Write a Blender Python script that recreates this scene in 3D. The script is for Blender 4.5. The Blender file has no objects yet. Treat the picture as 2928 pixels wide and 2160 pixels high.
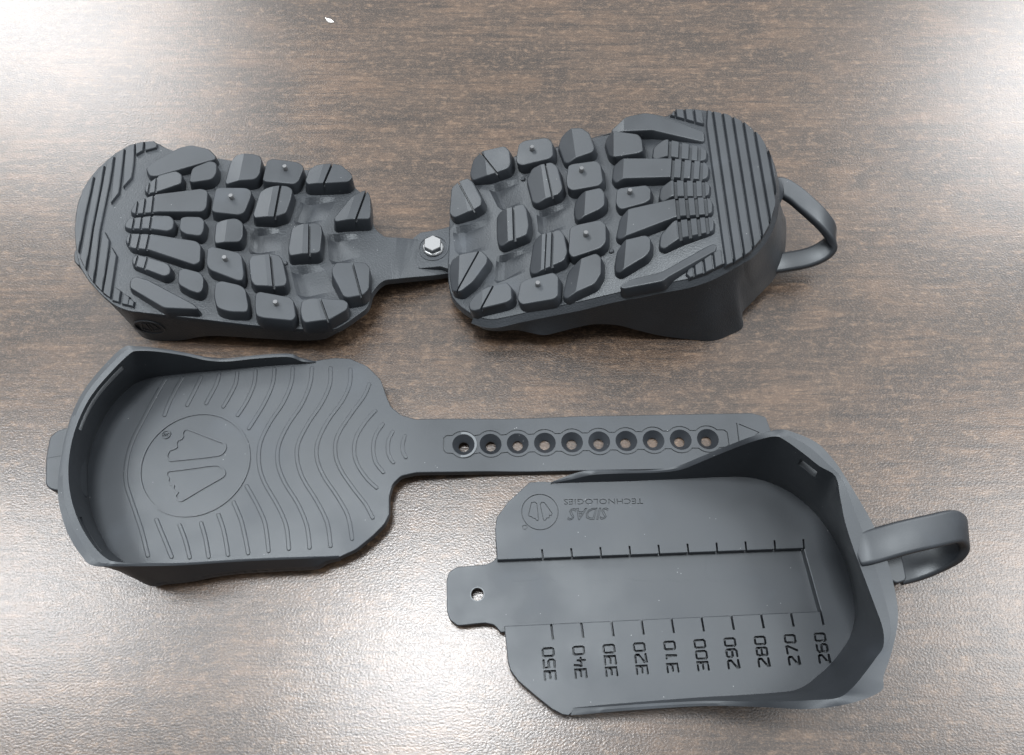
import bpy, bmesh, math, random
from mathutils import Vector
from mathutils.geometry import tessellate_polygon
random.seed(7)
MM = 0.001
scene = bpy.context.scene
COL = scene.collection

# ------------------------------------------------------------------ camera
TH = math.radians(25.5); DIST = 305.0; FPX = 2280.0
CT, ST = math.cos(TH), math.sin(TH)
CAM = Vector((0, -DIST*ST, 8 + DIST*CT))
cam_d = bpy.data.cameras.new('camera'); cam = bpy.data.objects.new('camera', cam_d); COL.objects.link(cam)
cam.location = CAM*MM; cam.rotation_euler = (TH, 0, 0)
cam_d.sensor_fit = 'HORIZONTAL'; cam_d.sensor_width = 36.0; cam_d.lens = 36.0*FPX/2928.0
cam_d.clip_start = 0.005; cam_d.clip_end = 50
scene.camera = cam

# ------------------------------------------------------------------ light
world = bpy.data.worlds.new('World'); scene.world = world; world.use_nodes = True
bg = world.node_tree.nodes['Background']; bg.inputs[0].default_value = (0.95, 0.97, 1.0, 1); bg.inputs[1].default_value = 0.5

def area(name, loc, sx, sy, power, color=(0.985, 0.99, 1.0)):
    l = bpy.data.lights.new(name, 'AREA'); l.shape = 'RECTANGLE'; l.size = sx; l.size_y = sy; l.energy = power; l.color = color
    o = bpy.data.objects.new(name, l); COL.objects.link(o); o.location = loc
    return o
# ceiling glow and the fluorescent fixtures whose mirror images lie on the table
area('ceiling_bounce_near', (0.35, 0.25, 2.05), 3.6, 1.8, 36)
area('ceiling_bounce_far', (0.2, 2.5, 2.05), 5.0, 2.4, 52)
area('ceiling_fixture_near', (-0.18, 0.10, 1.8), 0.36, 0.26, 28)
area('ceiling_fixture_side', (-1.30, 0.24, 1.8), 0.6, 0.34, 30)
area('ceiling_fixture_far', (-1.85, 2.35, 1.8), 1.3, 1.1, 98)
area('ceiling_fixture_far_right', (2.25, 2.1, 1.8), 1.3, 0.9, 100)
area('ceiling_fixture_right', (1.6, 0.2, 1.8), 0.9, 0.6, 36)

vs = scene.view_settings
vs.view_transform = 'Standard'; vs.look = 'None'; vs.exposure = 0.0; vs.gamma = 1.0

# ------------------------------------------------------------------ measuring helpers (mm; native photo pixels -> point at height z)
def at(px, py, z):
    d = Vector((0, ST, -CT))*FPX + Vector((1, 0, 0))*(px-1464.0) - Vector((0, CT, ST))*(py-1080.0)
    return CAM + d*((z-CAM.z)/d.z)
def on(px, py, fun, dz=0.0):
    z = 20.0
    for _ in range(14):
        p = at(px, py, z); z = fun(p.x, p.y) + dz
    return at(px, py, z)
def zoomer(x0, y0, s): return lambda p: (x0+s*p[0], y0+s*p[1])
Z1 = zoomer(190, 370, .41071); Z2 = zoomer(1050, 290, .61161); Z3 = zoomer(110, 970, .48214); Z4 = zoomer(1250, 1180, .69643)
Z5 = zoomer(200, 380, .29058); Z7 = zoomer(1080, 580, .1695); Z8 = zoomer(190, 820, .22768)
R1 = zoomer(2100, 1180, .3214); R2 = zoomer(2000, 1560, .31474); R3 = zoomer(1380, 1500, .35108); R4 = zoomer(1400, 1180, .35714)
N = lambda p: p

# ------------------------------------------------------------------ materials
def new_mat(name):
    m = bpy.data.materials.new(name); m.use_nodes = True
    nt = m.node_tree; return m, nt, nt.nodes['Principled BSDF']
def link(nt, a, b): nt.links.new(a, b)
def node(nt, t, **kw):
    n = nt.nodes.new(t)
    for k, v in kw.items(): setattr(n, k, v)
    return n
def ramp(nt, fac, stops):
    r = node(nt, 'ShaderNodeValToRGB'); link(nt, fac, r.inputs[0])
    e = r.color_ramp.elements
    while len(e) < len(stops): e.new(0.5)
    for k, (p, c) in enumerate(stops):
        e[k].position = p; e[k].color = c if len(c) == 4 else (*c, 1)
    return r.outputs[0]

def rubber(name, base, rough, stipple=0.0):
    m, nt, b = new_mat(name)
    tc = node(nt, 'ShaderNodeTexCoord'); geo = node(nt, 'ShaderNodeNewGeometry')
    pos = geo.outputs['Position']
    n1 = node(nt, 'ShaderNodeTexNoise'); n1.inputs['Scale'].default_value = 45; n1.inputs['Detail'].default_value = 6
    link(nt, pos, n1.inputs['Vector'])
    n2 = node(nt, 'ShaderNodeTexNoise'); n2.inputs['Scale'].default_value = 3500; n2.inputs['Detail'].default_value = 2
    link(nt, pos, n2.inputs['Vector'])
    # dust specks
    vo = node(nt, 'ShaderNodeTexVoronoi'); vo.inputs['Scale'].default_value = 420; link(nt, pos, vo.inputs['Vector'])
    n3 = node(nt, 'ShaderNodeTexNoise'); n3.inputs['Scale'].default_value = 160; link(nt, pos, n3.inputs['Vector'])
    lt = node(nt, 'ShaderNodeMath', operation='LESS_THAN'); link(nt, vo.outputs['Distance'], lt.inputs[0]); lt.inputs[1].default_value = 0.06
    gt = node(nt, 'ShaderNodeMath', operation='GREATER_THAN'); link(nt, n3.outputs['Fac'], gt.inputs[0]); gt.inputs[1].default_value = 0.60
    mu = node(nt, 'ShaderNodeMath', operation='MULTIPLY'); link(nt, lt.outputs[0], mu.inputs[0]); link(nt, gt.outputs[0], mu.inputs[1])
    mu2 = node(nt, 'ShaderNodeMath', operation='MULTIPLY'); link(nt, mu.outputs[0], mu2.inputs[0]); mu2.inputs[1].default_value = 0.4
    c0 = tuple(x*0.82 for x in base); c1 = tuple(x*1.2 for x in base)
    col = ramp(nt, n1.outputs['Fac'], [(0.3, c0), (0.62, c1), (0.80, tuple(x*2.1 for x in base))])
    mx = node(nt, 'ShaderNodeMix', data_type='RGBA'); link(nt, mu2.outputs[0], mx.inputs[0]); link(nt, col, mx.inputs[6]); mx.inputs[7].default_value = (.5, .52, .53, 1)
    link(nt, mx.outputs[2], b.inputs['Base Color'])
    rr = node(nt, 'ShaderNodeMapRange'); link(nt, n1.outputs['Fac'], rr.inputs[0]); rr.inputs[1].default_value = .3; rr.inputs[2].default_value = .7
    rr.inputs[3].default_value = rough-.09; rr.inputs[4].default_value = rough+.09; link(nt, rr.outputs[0], b.inputs['Roughness'])
    bp = node(nt, 'ShaderNodeBump'); bp.inputs['Strength'].default_value = 0.16; bp.inputs['Distance'].default_value = 0.00012
    link(nt, n2.outputs['Fac'], bp.inputs['Height'])
    last = bp
    if stipple:
        v2 = node(nt, 'ShaderNodeTexVoronoi'); v2.inputs['Scale'].default_value = 1500; link(nt, pos, v2.inputs['Vector'])
        b2 = node(nt, 'ShaderNodeBump'); b2.inputs['Strength'].default_value = stipple; b2.inputs['Distance'].default_value = 0.0003; b2.invert = True
        link(nt, v2.outputs['Distance'], b2.inputs['Height']); link(nt, bp.outputs[0], b2.inputs['Normal']); last = b2
    link(nt, last.outputs[0], b.inputs['Normal'])
    b.inputs['Specular IOR Level'].default_value = 0.54; b.inputs['Specular Tint'].default_value = (.89, .96, 1.0, 1)
    return m
RUB = rubber('black_rubber', (.0125, .0148, .0182), 0.46)
RUB_SOLE = rubber('black_rubber_stippled', (.0125, .0148, .0182), 0.5, 0.25)
RUB_WORN = rubber('black_rubber_scuffed', (.065, .072, .078), 0.5)

m, nt, b = new_mat('zinc_plated_steel'); STEEL = m
b.inputs['Base Color'].default_value = (.30, .312, .318, 1); b.inputs['Metallic'].default_value = 1; b.inputs['Roughness'].default_value = .3
m, nt, b = new_mat('tungsten_stud'); STUD = m
b.inputs['Base Color'].default_value = (.10, .105, .11, 1); b.inputs['Metallic'].default_value = .3; b.inputs['Roughness'].default_value = .42
m, nt, b = new_mat('white_paper'); WHITE = m
b.inputs['Base Color'].default_value = (.85, .85, .83, 1); b.inputs['Roughness'].default_value = .7

# table laminate: dark brown walnut print under a pebbled satin film
m, nt, b = new_mat('walnut_laminate'); TABLE = m
geo = node(nt, 'ShaderNodeNewGeometry'); pos = geo.outputs['Position']
def mapping(scale, rot=0.0, loc=(0, 0, 0)):
    mp = node(nt, 'ShaderNodeMapping'); mp.inputs['Scale'].default_value = scale; mp.inputs['Rotation'].default_value = (0, 0, rot); mp.inputs['Location'].default_value = loc
    link(nt, pos, mp.inputs['Vector']); return mp.outputs[0]
def noise(vec, scale, detail=4, rough=.5, dist=0.0):
    n = node(nt, 'ShaderNodeTexNoise'); n.inputs['Scale'].default_value = scale; n.inputs['Detail'].default_value = detail
    n.inputs['Roughness'].default_value = rough; n.inputs['Distortion'].default_value = dist; link(nt, vec, n.inputs['Vector']); return n.outputs['Fac']
def mixc(fac, a, b2, blend='MIX'):
    x = node(nt, 'ShaderNodeMix', data_type='RGBA'); x.blend_type = blend
    if hasattr(fac, 'default_value'): link(nt, fac, x.inputs[0])
    else: x.inputs[0].default_value = fac
    for s, v in ((6, a), (7, b2)):
        if isinstance(v, tuple): x.inputs[s].default_value = (*v, 1)
        else: link(nt, v, x.inputs[s])
    return x.outputs[2]
broad = noise(mapping((1.0, 2.4, 1)), 14, 5, .6, .5)
hue = noise(mapping((1.0, 2.0, 1), 0, (3, 7, 0)), 30, 4, .6, .4)
mott = noise(mapping((1.0, 1.6, 1), .05), 240, 6, .75, .2)
streak = noise(mapping((1.0, 15.0, 1), .012), 26, 8, .78, .35)
streak2 = noise(mapping((1.0, 9.0, 1), .012, (5, 3, 0)), 110, 5, .7, .4)
fine = noise(mapping((1.0, 1.7, 1)), 1100, 3, .7)
basec = ramp(nt, broad, [(.30, (.0150, .0100, .0070)), (.52, (.0300, .0200, .0138)), (.72, (.0520, .0345, .0235))])
warm = ramp(nt, hue, [(.46, (0, 0, 0)), (.70, (.8, .8, .8))])
c = mixc(warm, basec, (.078, .047, .0275))
speck = ramp(nt, mott, [(.50, (0, 0, 0)), (.66, (.62, .62, .62))])
c = mixc(speck, c, (.150, .100, .064))
dark = ramp(nt, streak, [(.37, (.82, .82, .82)), (.53, (0, 0, 0))])
c = mixc(dark, c, (.0075, .0054, .0045))
dark2 = ramp(nt, streak2, [(.37, (.6, .6, .6)), (.47, (0, 0, 0))])
c = mixc(dark2, c, (.0075, .0054, .0045))
fspk = ramp(nt, fine, [(.52, (0, 0, 0)), (.70, (.6, .6, .6))])
c = mixc(fspk, c, (.15, .11, .080))
link(nt, c, b.inputs['Base Color'])
b.inputs['Roughness'].default_value = .28
b.inputs['Specular IOR Level'].default_value = .58
pebb = noise(mapping((1, 1.3, 1)), 1150, 2, .5)
bp = node(nt, 'ShaderNodeBump'); bp.inputs['Strength'].default_value = .26; bp.inputs['Distance'].default_value = .0003
link(nt, pebb, bp.inputs['Height'])
wav = noise(mapping((1, 1, 1)), 16, 1, .4)
bp2 = node(nt, 'ShaderNodeBump'); bp2.inputs['Strength'].default_value = .25; bp2.inputs['Distance'].default_value = .0006
link(nt, wav, bp2.inputs['Height']); link(nt, bp.outputs[0], bp2.inputs['Normal']); link(nt, bp2.outputs[0], b.inputs['Normal'])

# ------------------------------------------------------------------ mesh helpers (all shapes in mm)
WL = {}   # world location of every object
def make(name, vf, mat, parent=None, smooth=35, origin=None):
    v, f = vf
    me = bpy.data.meshes.new(name)
    o0 = Vector(origin) if origin is not None else Vector((0, 0, 0))
    me.from_pydata([(Vector(p)-o0)*MM for p in v], [], f); me.validate()
    bm = bmesh.new(); bm.from_mesh(me); bmesh.ops.recalc_face_normals(bm, faces=bm.faces); bm.to_mesh(me); bm.free()
    if smooth:
        for p in me.polygons: p.use_smooth = True
        me.set_sharp_from_angle(angle=math.radians(smooth))
        for p in me.polygons:
            if smooth != 60 and (len(p.vertices) > 4 or p.normal.z > .988 or p.normal.z < -.97): p.use_smooth = False
    me.materials.append(mat)
    o = bpy.data.objects.new(name, me); COL.objects.link(o)
    o.location = o0*MM
    WL[o.name] = o.location.copy()
    if parent is not None:
        o.parent = parent
        place_parent(o, parent)
    return o
def place_parent(o, parent):
    # parts are given in world mm; store them relative to the parent's own origin
    base = WL[parent.name]; WL[o.name] = o.location.copy(); o.location = o.location-base
def thing(name, label, cat, loc=(0, 0, 0), group=None):
    o = bpy.data.objects.new(name, None); COL.objects.link(o); o.location = Vector(loc)*MM; o.empty_display_size = .02
    WL[o.name] = o.location.copy()
    o['label'] = label; o['category'] = cat
    if group: o['group'] = group
    return o
def join(*vfs):
    V, F = [], []
    for v, f in vfs:
        k = len(V); V += [tuple(p) for p in v]; F += [tuple(i+k for i in q) for q in f]
    return V, F
def from_bm(bm):
    bm.verts.index_update()
    return [v.co.copy() for v in bm.verts], [tuple(v.index for v in f.verts) for f in bm.faces]
def to_bm(vf):
    bm = bmesh.new(); vs_ = [bm.verts.new(p) for p in vf[0]]
    for f in vf[1]:
        try: bm.faces.new([vs_[i] for i in f])
        except ValueError: pass
    return bm
def boolean(vf, cut):
    def tmp(x):
        bm = to_bm(x); bmesh.ops.recalc_face_normals(bm, faces=bm.faces)
        bmesh.ops.triangulate(bm, faces=[f for f in bm.faces if len(f.verts) > 4])
        me = bpy.data.meshes.new('tmp'); bm.to_mesh(me); bm.free(); o = bpy.data.objects.new('tmp', me); COL.objects.link(o); return o
    a, c2 = tmp(vf), tmp(cut)
    md = a.modifiers.new('b', 'BOOLEAN'); md.operation = 'DIFFERENCE'; md.object = c2; md.solver = 'EXACT'; md.use_self = True
    ev = a.evaluated_get(bpy.context.evaluated_depsgraph_get()); me = ev.to_mesh()
    r = ([v.co.copy() for v in me.vertices], [tuple(p.vertices) for p in me.polygons]); ev.to_mesh_clear()
    for o in (a, c2):
        d = o.data; bpy.data.objects.remove(o); bpy.data.meshes.remove(d)
    return r
def sgn_area(p): return .5*sum(p[i][0]*p[(i+1) % len(p)][1]-p[(i+1) % len(p)][0]*p[i][1] for i in range(len(p)))
def ccw(p): return list(p) if sgn_area(p) > 0 else list(reversed(p))
def offset2(p, d):
    """offset closed ccw polygon outwards by d"""
    n = len(p); out = []
    for i in range(n):
        a, b2, c2 = Vector(p[i-1][:2]), Vector(p[i][:2]), Vector(p[(i+1) % n][:2])
        e1 = (b2-a); e2 = (c2-b2)
        if e1.length < 1e-6 or e2.length < 1e-6: e1 = e2 = (c2-a)
        e1.normalize(); e2.normalize()
        n1 = Vector((e1.y, -e1.x)); n2 = Vector((e2.y, -e2.x)); nn = n1+n2
        if nn.length < 1e-3: nn = n1
        nn.normalize(); k = min(1.6, 1/max(.4, nn.dot(n1)))
        q = b2+nn*d*k; out.append((q.x, q.y))
    return out
def fillet(p, r, seg=3):
    n = len(p); out = []
    for i in range(n):
        a, b2, c2 = Vector(p[i-1][:2]), Vector(p[i][:2]), Vector(p[(i+1) % n][:2])
        u = a-b2; w = c2-b2; lu, lw = u.length, w.length
        if lu < 1e-4 or lw < 1e-4: continue
        t = min(r, lu*.42, lw*.42); s = b2+u/lu*t; e = b2+w/lw*t
        for k in range(seg+1):
            q = k/seg; z = s*(1-q)**2+b2*2*q*(1-q)+e*q*q; out.append((z.x, z.y))
    return out
def catmull(pts, sub=4, closed=False):
    n = len(pts); out = []
    rng = range(n if closed else n-1)
    for i in rng:
        g = lambda k: Vector(pts[k % n]) if closed else Vector(pts[min(max(k, 0), n-1)])
        p0, p1, p2, p3 = g(i-1), g(i), g(i+1), g(i+2)
        for k in range(sub):
            t = k/sub
            out.append(.5*((2*p1)+(p2-p0)*t+(2*p0-5*p1+4*p2-p3)*t*t+(3*p1-p0-3*p2+p3)*t**3))
    if not closed: out.append(Vector(pts[-1]))
    return out
def rings(rs, cap0=True, cap1=True):
    """stack of closed rings with equal counts"""
    n = len(rs[0]); V = [tuple(p) for r in rs for p in r]; F = []
    for j in range(len(rs)-1):
        for i in range(n):
            F.append((j*n+i, j*n+(i+1) % n, (j+1)*n+(i+1) % n, (j+1)*n+i))
    if cap0: F.append(tuple(range(n-1, -1, -1)))
    if cap1: F.append(tuple((len(rs)-1)*n+i for i in range(n)))
    return V, F
def fill(ring, ids, flip=False):
    tris = tessellate_polygon([[Vector((p[0], p[1], 0)) for p in ring]]); out = []
    for t in tris:
        a, b2, c2 = [ring[i] for i in t]; ar = (b2[0]-a[0])*(c2[1]-a[1])-(c2[0]-a[0])*(b2[1]-a[1])
        if abs(ar) < 1e-9: continue
        t = tuple(t) if ar > 0 else tuple(reversed(t))
        out.append(tuple(ids[i] for i in (reversed(t) if flip else t)))
    return out
def prism(p2, z0, z1, bev=0.0):
    """p2 closed 2d polygon; z0/z1 numbers or functions"""
    p2 = ccw(p2); f0 = z0 if callable(z0) else (lambda x, y: z0); f1 = z1 if callable(z1) else (lambda x, y: z1)
    L = lambda p, f, dz=0: [(x, y, f(x, y)+dz) for x, y in p]
    if bev:
        return rings([L(p2, f0), L(p2, f1, -bev), L(offset2(p2, -bev*.35), f1, -bev*.3), L(offset2(p2, -bev), f1)])
    return rings([L(p2, f0), L(p2, f1)])
def ribbon2(pts, w, closed=False, caps=6):
    """outline polygon(s) of a stroke of width w; closed -> (outer, inner)"""
    P = [Vector(p[:2]) for p in pts]; n = len(P)
    if closed:
        q = ccw([tuple(p) for p in P]); return offset2(q, w/2), offset2(q, -w/2)
    Lf, Rt = [], []
    for i in range(n):
        t = (P[min(i+1, n-1)]-P[max(i-1, 0)]).normalized(); nn = Vector((-t.y, t.x))
        k = 1.0
        if 0 < i < n-1:
            t1 = (P[i]-P[i-1]).normalized(); k = min(1.5, 1/max(.5, Vector((-t1.y, t1.x)).dot(nn)))
        Lf.append(P[i]+nn*w/2*k); Rt.append(P[i]-nn*w/2*k)
    out = [tuple(p) for p in Lf]
    if caps:
        t = (P[-1]-P[-2]).normalized(); a0 = math.atan2(t.x, -t.y)
        nn = Vector((-t.y, t.x)); a0 = math.atan2(nn.y, nn.x)
        for k in range(1, caps): a = a0-math.pi*k/caps; out.append((P[-1].x+math.cos(a)*w/2, P[-1].y+math.sin(a)*w/2))
    out += [tuple(p) for p in reversed(Rt)]
    if caps:
        t = (P[1]-P[0]).normalized(); nn = Vector((t.y, -t.x)); a0 = math.atan2(nn.y, nn.x)
        for k in range(1, caps): a = a0-math.pi*k/caps; out.append((P[0].x+math.cos(a)*w/2, P[0].y+math.sin(a)*w/2))
    return out
def ring_prism(outer, inner, z0, z1):
    L = lambda p, z: [(x, y, z) for x, y in p]
    n = len(outer); V = L(outer, z0)+L(outer, z1)+L(inner, z1)+L(inner, z0); F = []
    for j in range(4):
        for i in range(n):
            k = (j+1) % 4; F.append((j*n+i, j*n+(i+1) % n, k*n+(i+1) % n, k*n+i))
    return V, F
def stroke_vf(pts, w, z0, z1, closed=False):
    if closed: return ring_prism(*ribbon2(pts, w, True), z0, z1)
    return prism(ribbon2(pts, w), z0, z1)
def clip_half(p, a, n):
    """keep the part of polygon p where (x-a).n >= 0"""
    out = []; m_ = len(p)
    for i in range(m_):
        A, B = Vector(p[i]), Vector(p[(i+1) % m_]); da, db = (A-a).dot(n), (B-a).dot(n)
        if da >= 0: out.append(tuple(A))
        if (da > 0) != (db > 0) and abs(da-db) > 1e-9:
            t = da/(da-db); out.append(tuple(A+(B-A)*t))
    return out

# ------------------------------------------------------------------ setting: the table
def table():
    bm = bmesh.new(); s = 900
    v, f = rings([[(-s, -500, -28), (s, -500, -28), (s, 1300, -28), (-s, 1300, -28)], [(-s, -500, 0), (s, -500, 0), (s, 1300, 0), (-s, 1300, 0)]])
    bm.free()
    o = make('table_top', (v, f), TABLE, smooth=0)
    o['kind'] = 'structure'; o['label'] = 'dark brown walnut laminate table top with a satin sheen'
    return o
table()

def grad(fun, x, y): return Vector(((fun(x+1, y)-fun(x-1, y))/2, (fun(x, y+1)-fun(x, y-1))/2))
# ------------------------------------------------------------------ tread lugs
def lug(pts, zm, fun, h=5.0, draft=.65, r=1.0, rampl=None, grooves=(), bev=.42, tip=None, sink=.8):
    """pts: top face outline in zoom pixels. rampl = (pA, pB, drop): the side left of the line slopes down. grooves = [(pA, pB, width, depth)].
    tip = (pA, pB, keep): height falls from pA's full height to keep at pB"""
    T = lambda p: on(*zm(p), fun, h)
    P = ccw([(q.x, q.y) for q in map(T, pts)])
    P = fillet(P, r, 3)
    base = lambda q, dz: [(x, y, dz) for x, y in q]
    lv = [base(offset2(P, draft+.3), -sink), base(offset2(P, draft*.85+.3), 0.35), base(offset2(P, .3), h-bev), base(offset2(P, .12), h-bev*.25), base(offset2(P, -.12), h), base(offset2(P, -.3), h)]
    bm = to_bm(rings(lv))
    def bis(a, n):
        bmesh.ops.bisect_plane(bm, geom=bm.verts[:]+bm.edges[:]+bm.faces[:], dist=1e-4, plane_co=(a.x, a.y, 0), plane_no=(n.x, n.y, 0))
    def lin(pa, pb):
        a, c2 = T(pa), T(pb); a = Vector((a.x, a.y)); c2 = Vector((c2.x, c2.y)); d = (c2-a).normalized(); n = Vector((d.y, -d.x))
        if n.x < 0: n = -n
        return a, n
    for (pa, pb, w, dep) in grooves:
        a, n = lin(pa, pb); e = .14
        for k in (-w/2, -w/2+e, w/2-e, w/2): bis(a+n*k, n)
        for v in bm.verts:
            d = (Vector((v.co.x, v.co.y))-a).dot(n)
            if abs(d) <= w/2-e+.02 and v.co.z > h-dep: v.co.z = h-dep
    if rampl:
        pa, pb, drop = rampl; a, n = lin(pa, pb); bis(a, n)
        ds = [-(Vector((v.co.x, v.co.y))-a).dot(n) for v in bm.verts]; mx = max(max(ds), .1) if drop[0] == 'L' else max(max(-x for x in ds), .1)
        for v, d in zip(bm.verts, ds):
            if drop[0] == 'R': d = -d
            if d > 0 and v.co.z > .4: v.co.z -= (v.co.z/h)*drop[1]*min(1, d/mx)
    if tip:
        pa, pb, keep = tip; a, c2 = T(pa), T(pb); a = Vector((a.x, a.y)); c2 = Vector((c2.x, c2.y)); d = c2-a; L = d.length; d.normalize()
        for v in bm.verts:
            t = max(0, min(1.08, (Vector((v.co.x, v.co.y))-a).dot(d)/L))
            if v.co.z > .3: v.co.z *= 1-(1-keep)*t
    cx_ = sum(p[0] for p in P)/len(P); cy_ = sum(p[1] for p in P)/len(P); g = grad(fun, cx_, cy_)
    for v in bm.verts:      # stand the lug square on the tilted sole
        k = h-v.co.z; hz = v.co.z; v.co.z = fun(v.co.x, v.co.y)+hz; v.co.x += g.x*k; v.co.y += g.y*k
    r_ = from_bm(bm); bm.free(); return r_
def stud(p, zm, fun, h=5.0, rad=.95, tall=2.0):
    q = on(*zm(p), fun, h+tall*.7); z0 = fun(q.x, q.y)+h-.5
    R = lambda r, z: [(q.x+r*math.cos(k*math.pi/8), q.y+r*math.sin(k*math.pi/8), z) for k in range(16)]
    return rings([R(rad, z0), R(rad, z0+tall+.3), R(rad*.85, z0+tall+.5)]), (q.x, q.y, z0)

# ================================================================== 1. assembled overshoe, sole up
shoe = thing('overshoe', 'assembled black rubber overshoe lying sole up, toe and heel halves joined by a silver bolt', 'overshoe', (-30, 60, 0))

# ---- toe half: sole height over the table
def zc(x, y):
    """sole height of the toe half: it sags towards the strap, which lies almost on the table"""
    t = max(0, (-146-x)/26.0)
    z = 23.6-.118*(x+150)-1.6*t*t
    if x > -50:
        u = min(1, (x+50)/24.0); z = 11.8-5.6*(u*u*(3-2*u))*.55-5.6*.45*u
    return z
OUT_C = [(60, 700), (62, 600), (80, 500), (140, 370), (210, 280), (330, 172), (440, 108), (520, 88), (610, 86), (660, 118), (740, 148), (900, 178), (1075, 205), (1365, 252), (1655, 282), (1850, 288),
         (1960, 335), (2015, 415), (2095, 470), (2120, 560), (2128, 640), (2150, 695)]
OUT_C2 = [(2172, 1080), (2125, 1140), (2115, 1190), (2095, 1245), (1960, 1342), (1890, 1385), (1830, 1400), (1600, 1390), (1300, 1365), (1000, 1330), (700, 1295), (430, 1265), (330, 1225), (240, 1150), (150, 1050), (92, 955), (66, 850)]
def c2d(z, p): q = on(*z(p), zc); return (q.x, q.y)
STRAP_END_X = 8.0
up = [c2d(Z1, p) for p in OUT_C]; lo = [c2d(Z1, p) for p in OUT_C2]
s_up = [c2d(Z7, p) for p in ((120, 580), (560, 602))]; s_lo = [c2d(Z7, p) for p in ((1190, 1190), (300, 1288), (110, 1308))]
strap_up_y = s_up[-1][1]-.3; strap_lo_y = s_lo[0][1]
end = [(STRAP_END_X-4, strap_up_y+4.2), (STRAP_END_X, strap_up_y+1), (STRAP_END_X, strap_lo_y+6), (STRAP_END_X-4, strap_lo_y+3)]
toe_poly = ccw(fillet(fillet(up+s_up+end+s_lo+lo, 1.6, 2), .3, 1))
SOLE_T = 3.4
def scoop(pts, zm, fun, depth):
    """cutter for a dished recess between the lugs (corners: far left, far right, near right, near left): steep on the left, fading out to the right"""
    C = [Vector((q.x, q.y)) for q in (on(*zm(p), fun) for p in pts)]; NU, NV = 10, 6; V = []; F = []
    def fall(s): return min(1, min(s, 1-s)/.14)
    for top in (0, 1):
        for j in range(NV+1):
            for i in range(NU+1):
                u, v = i/NU, j/NV; p = C[0].lerp(C[1], u).lerp(C[3].lerp(C[2], u), v); z = fun(p.x, p.y)
                prof = math.sin(math.pi*min(1, u/.3)/2) if u < .3 else (1-(u-.3)/.7)**1.2
                V.append((p.x, p.y, z+2 if top else z-depth*prof*fall(v)+.015))
    W = NU+1; n = W*(NV+1)
    for j in range(NV):
        for i in range(NU):
            a = j*W+i; F.append((a, a+1, a+W+1, a+W)); F.append((n+a, n+a+W, n+a+W+1, n+a+1))
    rim = [i for i in range(W)]+[j*W+NU for j in range(1, NV+1)]+[NV*W+i for i in range(NU-1, -1, -1)]+[j*W for j in range(NV-1, 0, -1)]
    for k in range(len(rim)):
        a, b2 = rim[k], rim[(k+1) % len(rim)]; F.append((a, n+a, n+b2, b2))
    return V, F
toe_slab = prism(toe_poly, 0.0, SOLE_T, .25)
bmx = to_bm(toe_slab); bmesh.ops.triangulate(bmx, faces=bmx.faces); 
for xk in [-146-2.0*k for k in range(14)]+[-50+2.5*k for k in range(12)]:
    bmesh.ops.bisect_plane(bmx, geom=bmx.verts[:]+bmx.edges[:]+bmx.faces[:], dist=1e-4, plane_co=(xk, 0, 0), plane_no=(1, 0, 0))
for v in bmx.verts: v.co.z += zc(v.co.x, v.co.y)-SOLE_T
toe_slab = from_bm(bmx); bmx.free()
SCOOPS_C = [[(1640, 475), (1895, 470), (1790, 660), (1570, 665)], [(1285, 690), (1495, 690), (1495, 872), (1262, 872)], [(1812, 728), (2040, 728), (2045, 920), (1830, 945)], [(1555, 955), (1785, 945), (1885, 1165), (1610, 1190)]]
def cup_wall(path, rim, fun, thick):
    """wall hanging below the sole outline; path open list of (x,y), rim matching list of 3d points; returns a lofted shell"""
    rows = []; n = len(path)
    for i, p in enumerate(path):
        a, c2 = Vector(path[max(i-1, 0)]), Vector(path[min(i+1, n-1)]); t = (c2-a).normalized(); inn = Vector((-t.y, t.x, 0))
        z = fun(*p); P = Vector((p[0], p[1], z-.4))+inn*.05; R = rim[i]; prof = []
        for k in range(7):
            s = k/6; prof.append(Vector((P.x+(R.x-P.x)*s**1.25, P.y+(R.y-P.y)*s**1.25, P.z+(R.z-P.z)*s)))
        prof.append(R+inn*thick*.5-Vector((0, 0, .25)))
        Q = P+inn*thick; Q.z = max(z-2.6, R.z+.05) if z-2.6 < R.z else z-2.6; S = R+inn*thick
        for k in range(7):
            s = 1-k/6; prof.append(Vector((Q.x+(S.x-Q.x)*s**1.25, Q.y+(S.y-Q.y)*s**1.25, Q.z+(S.z-Q.z)*s)))
        rows.append(prof)
    m_ = len(rows[0]); V = [p for r in rows for p in r]; F = []
    for i in range(n-1):
        for k in range(m_):
            F.append((i*m_+k, i*m_+(k+1) % m_, (i+1)*m_+(k+1) % m_, (i+1)*m_+k))
    F.append(tuple(range(m_))); F.append(tuple((n-1)*m_+k for k in range(m_-1, -1, -1)))
    return V, F
def wall_from_keys(keys, zm, fun, to2d, sub=4, thick=2.4):
    """keys: (sole px, height, inward lean) or (sole px, rim px, rim z)"""
    sole = [to2d(zm, k[0]) for k in keys]; rim = []
    for i, k in enumerate(keys):
        p = Vector((*sole[i], fun(*sole[i])))
        if isinstance(k[1], tuple): rim.append(at(*zm(k[1]), k[2]))
        else:
            a, c2 = Vector(sole[max(i-1, 0)]), Vector(sole[min(i+1, len(keys)-1)]); t = (c2-a).normalized(); inn = Vector((-t.y, t.x, 0))
            g = grad(fun, p.x, p.y); q = p+inn*k[2]+Vector((g.x, g.y, 0))*k[1]*.9; q.z = max(.05, p.z-k[1]); rim.append(q)
    path = catmull([(*p, 0) for p in sole], sub); rr2 = catmull(rim, sub)
    return cup_wall([(p.x, p.y) for p in path], rr2, fun, thick), path
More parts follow.
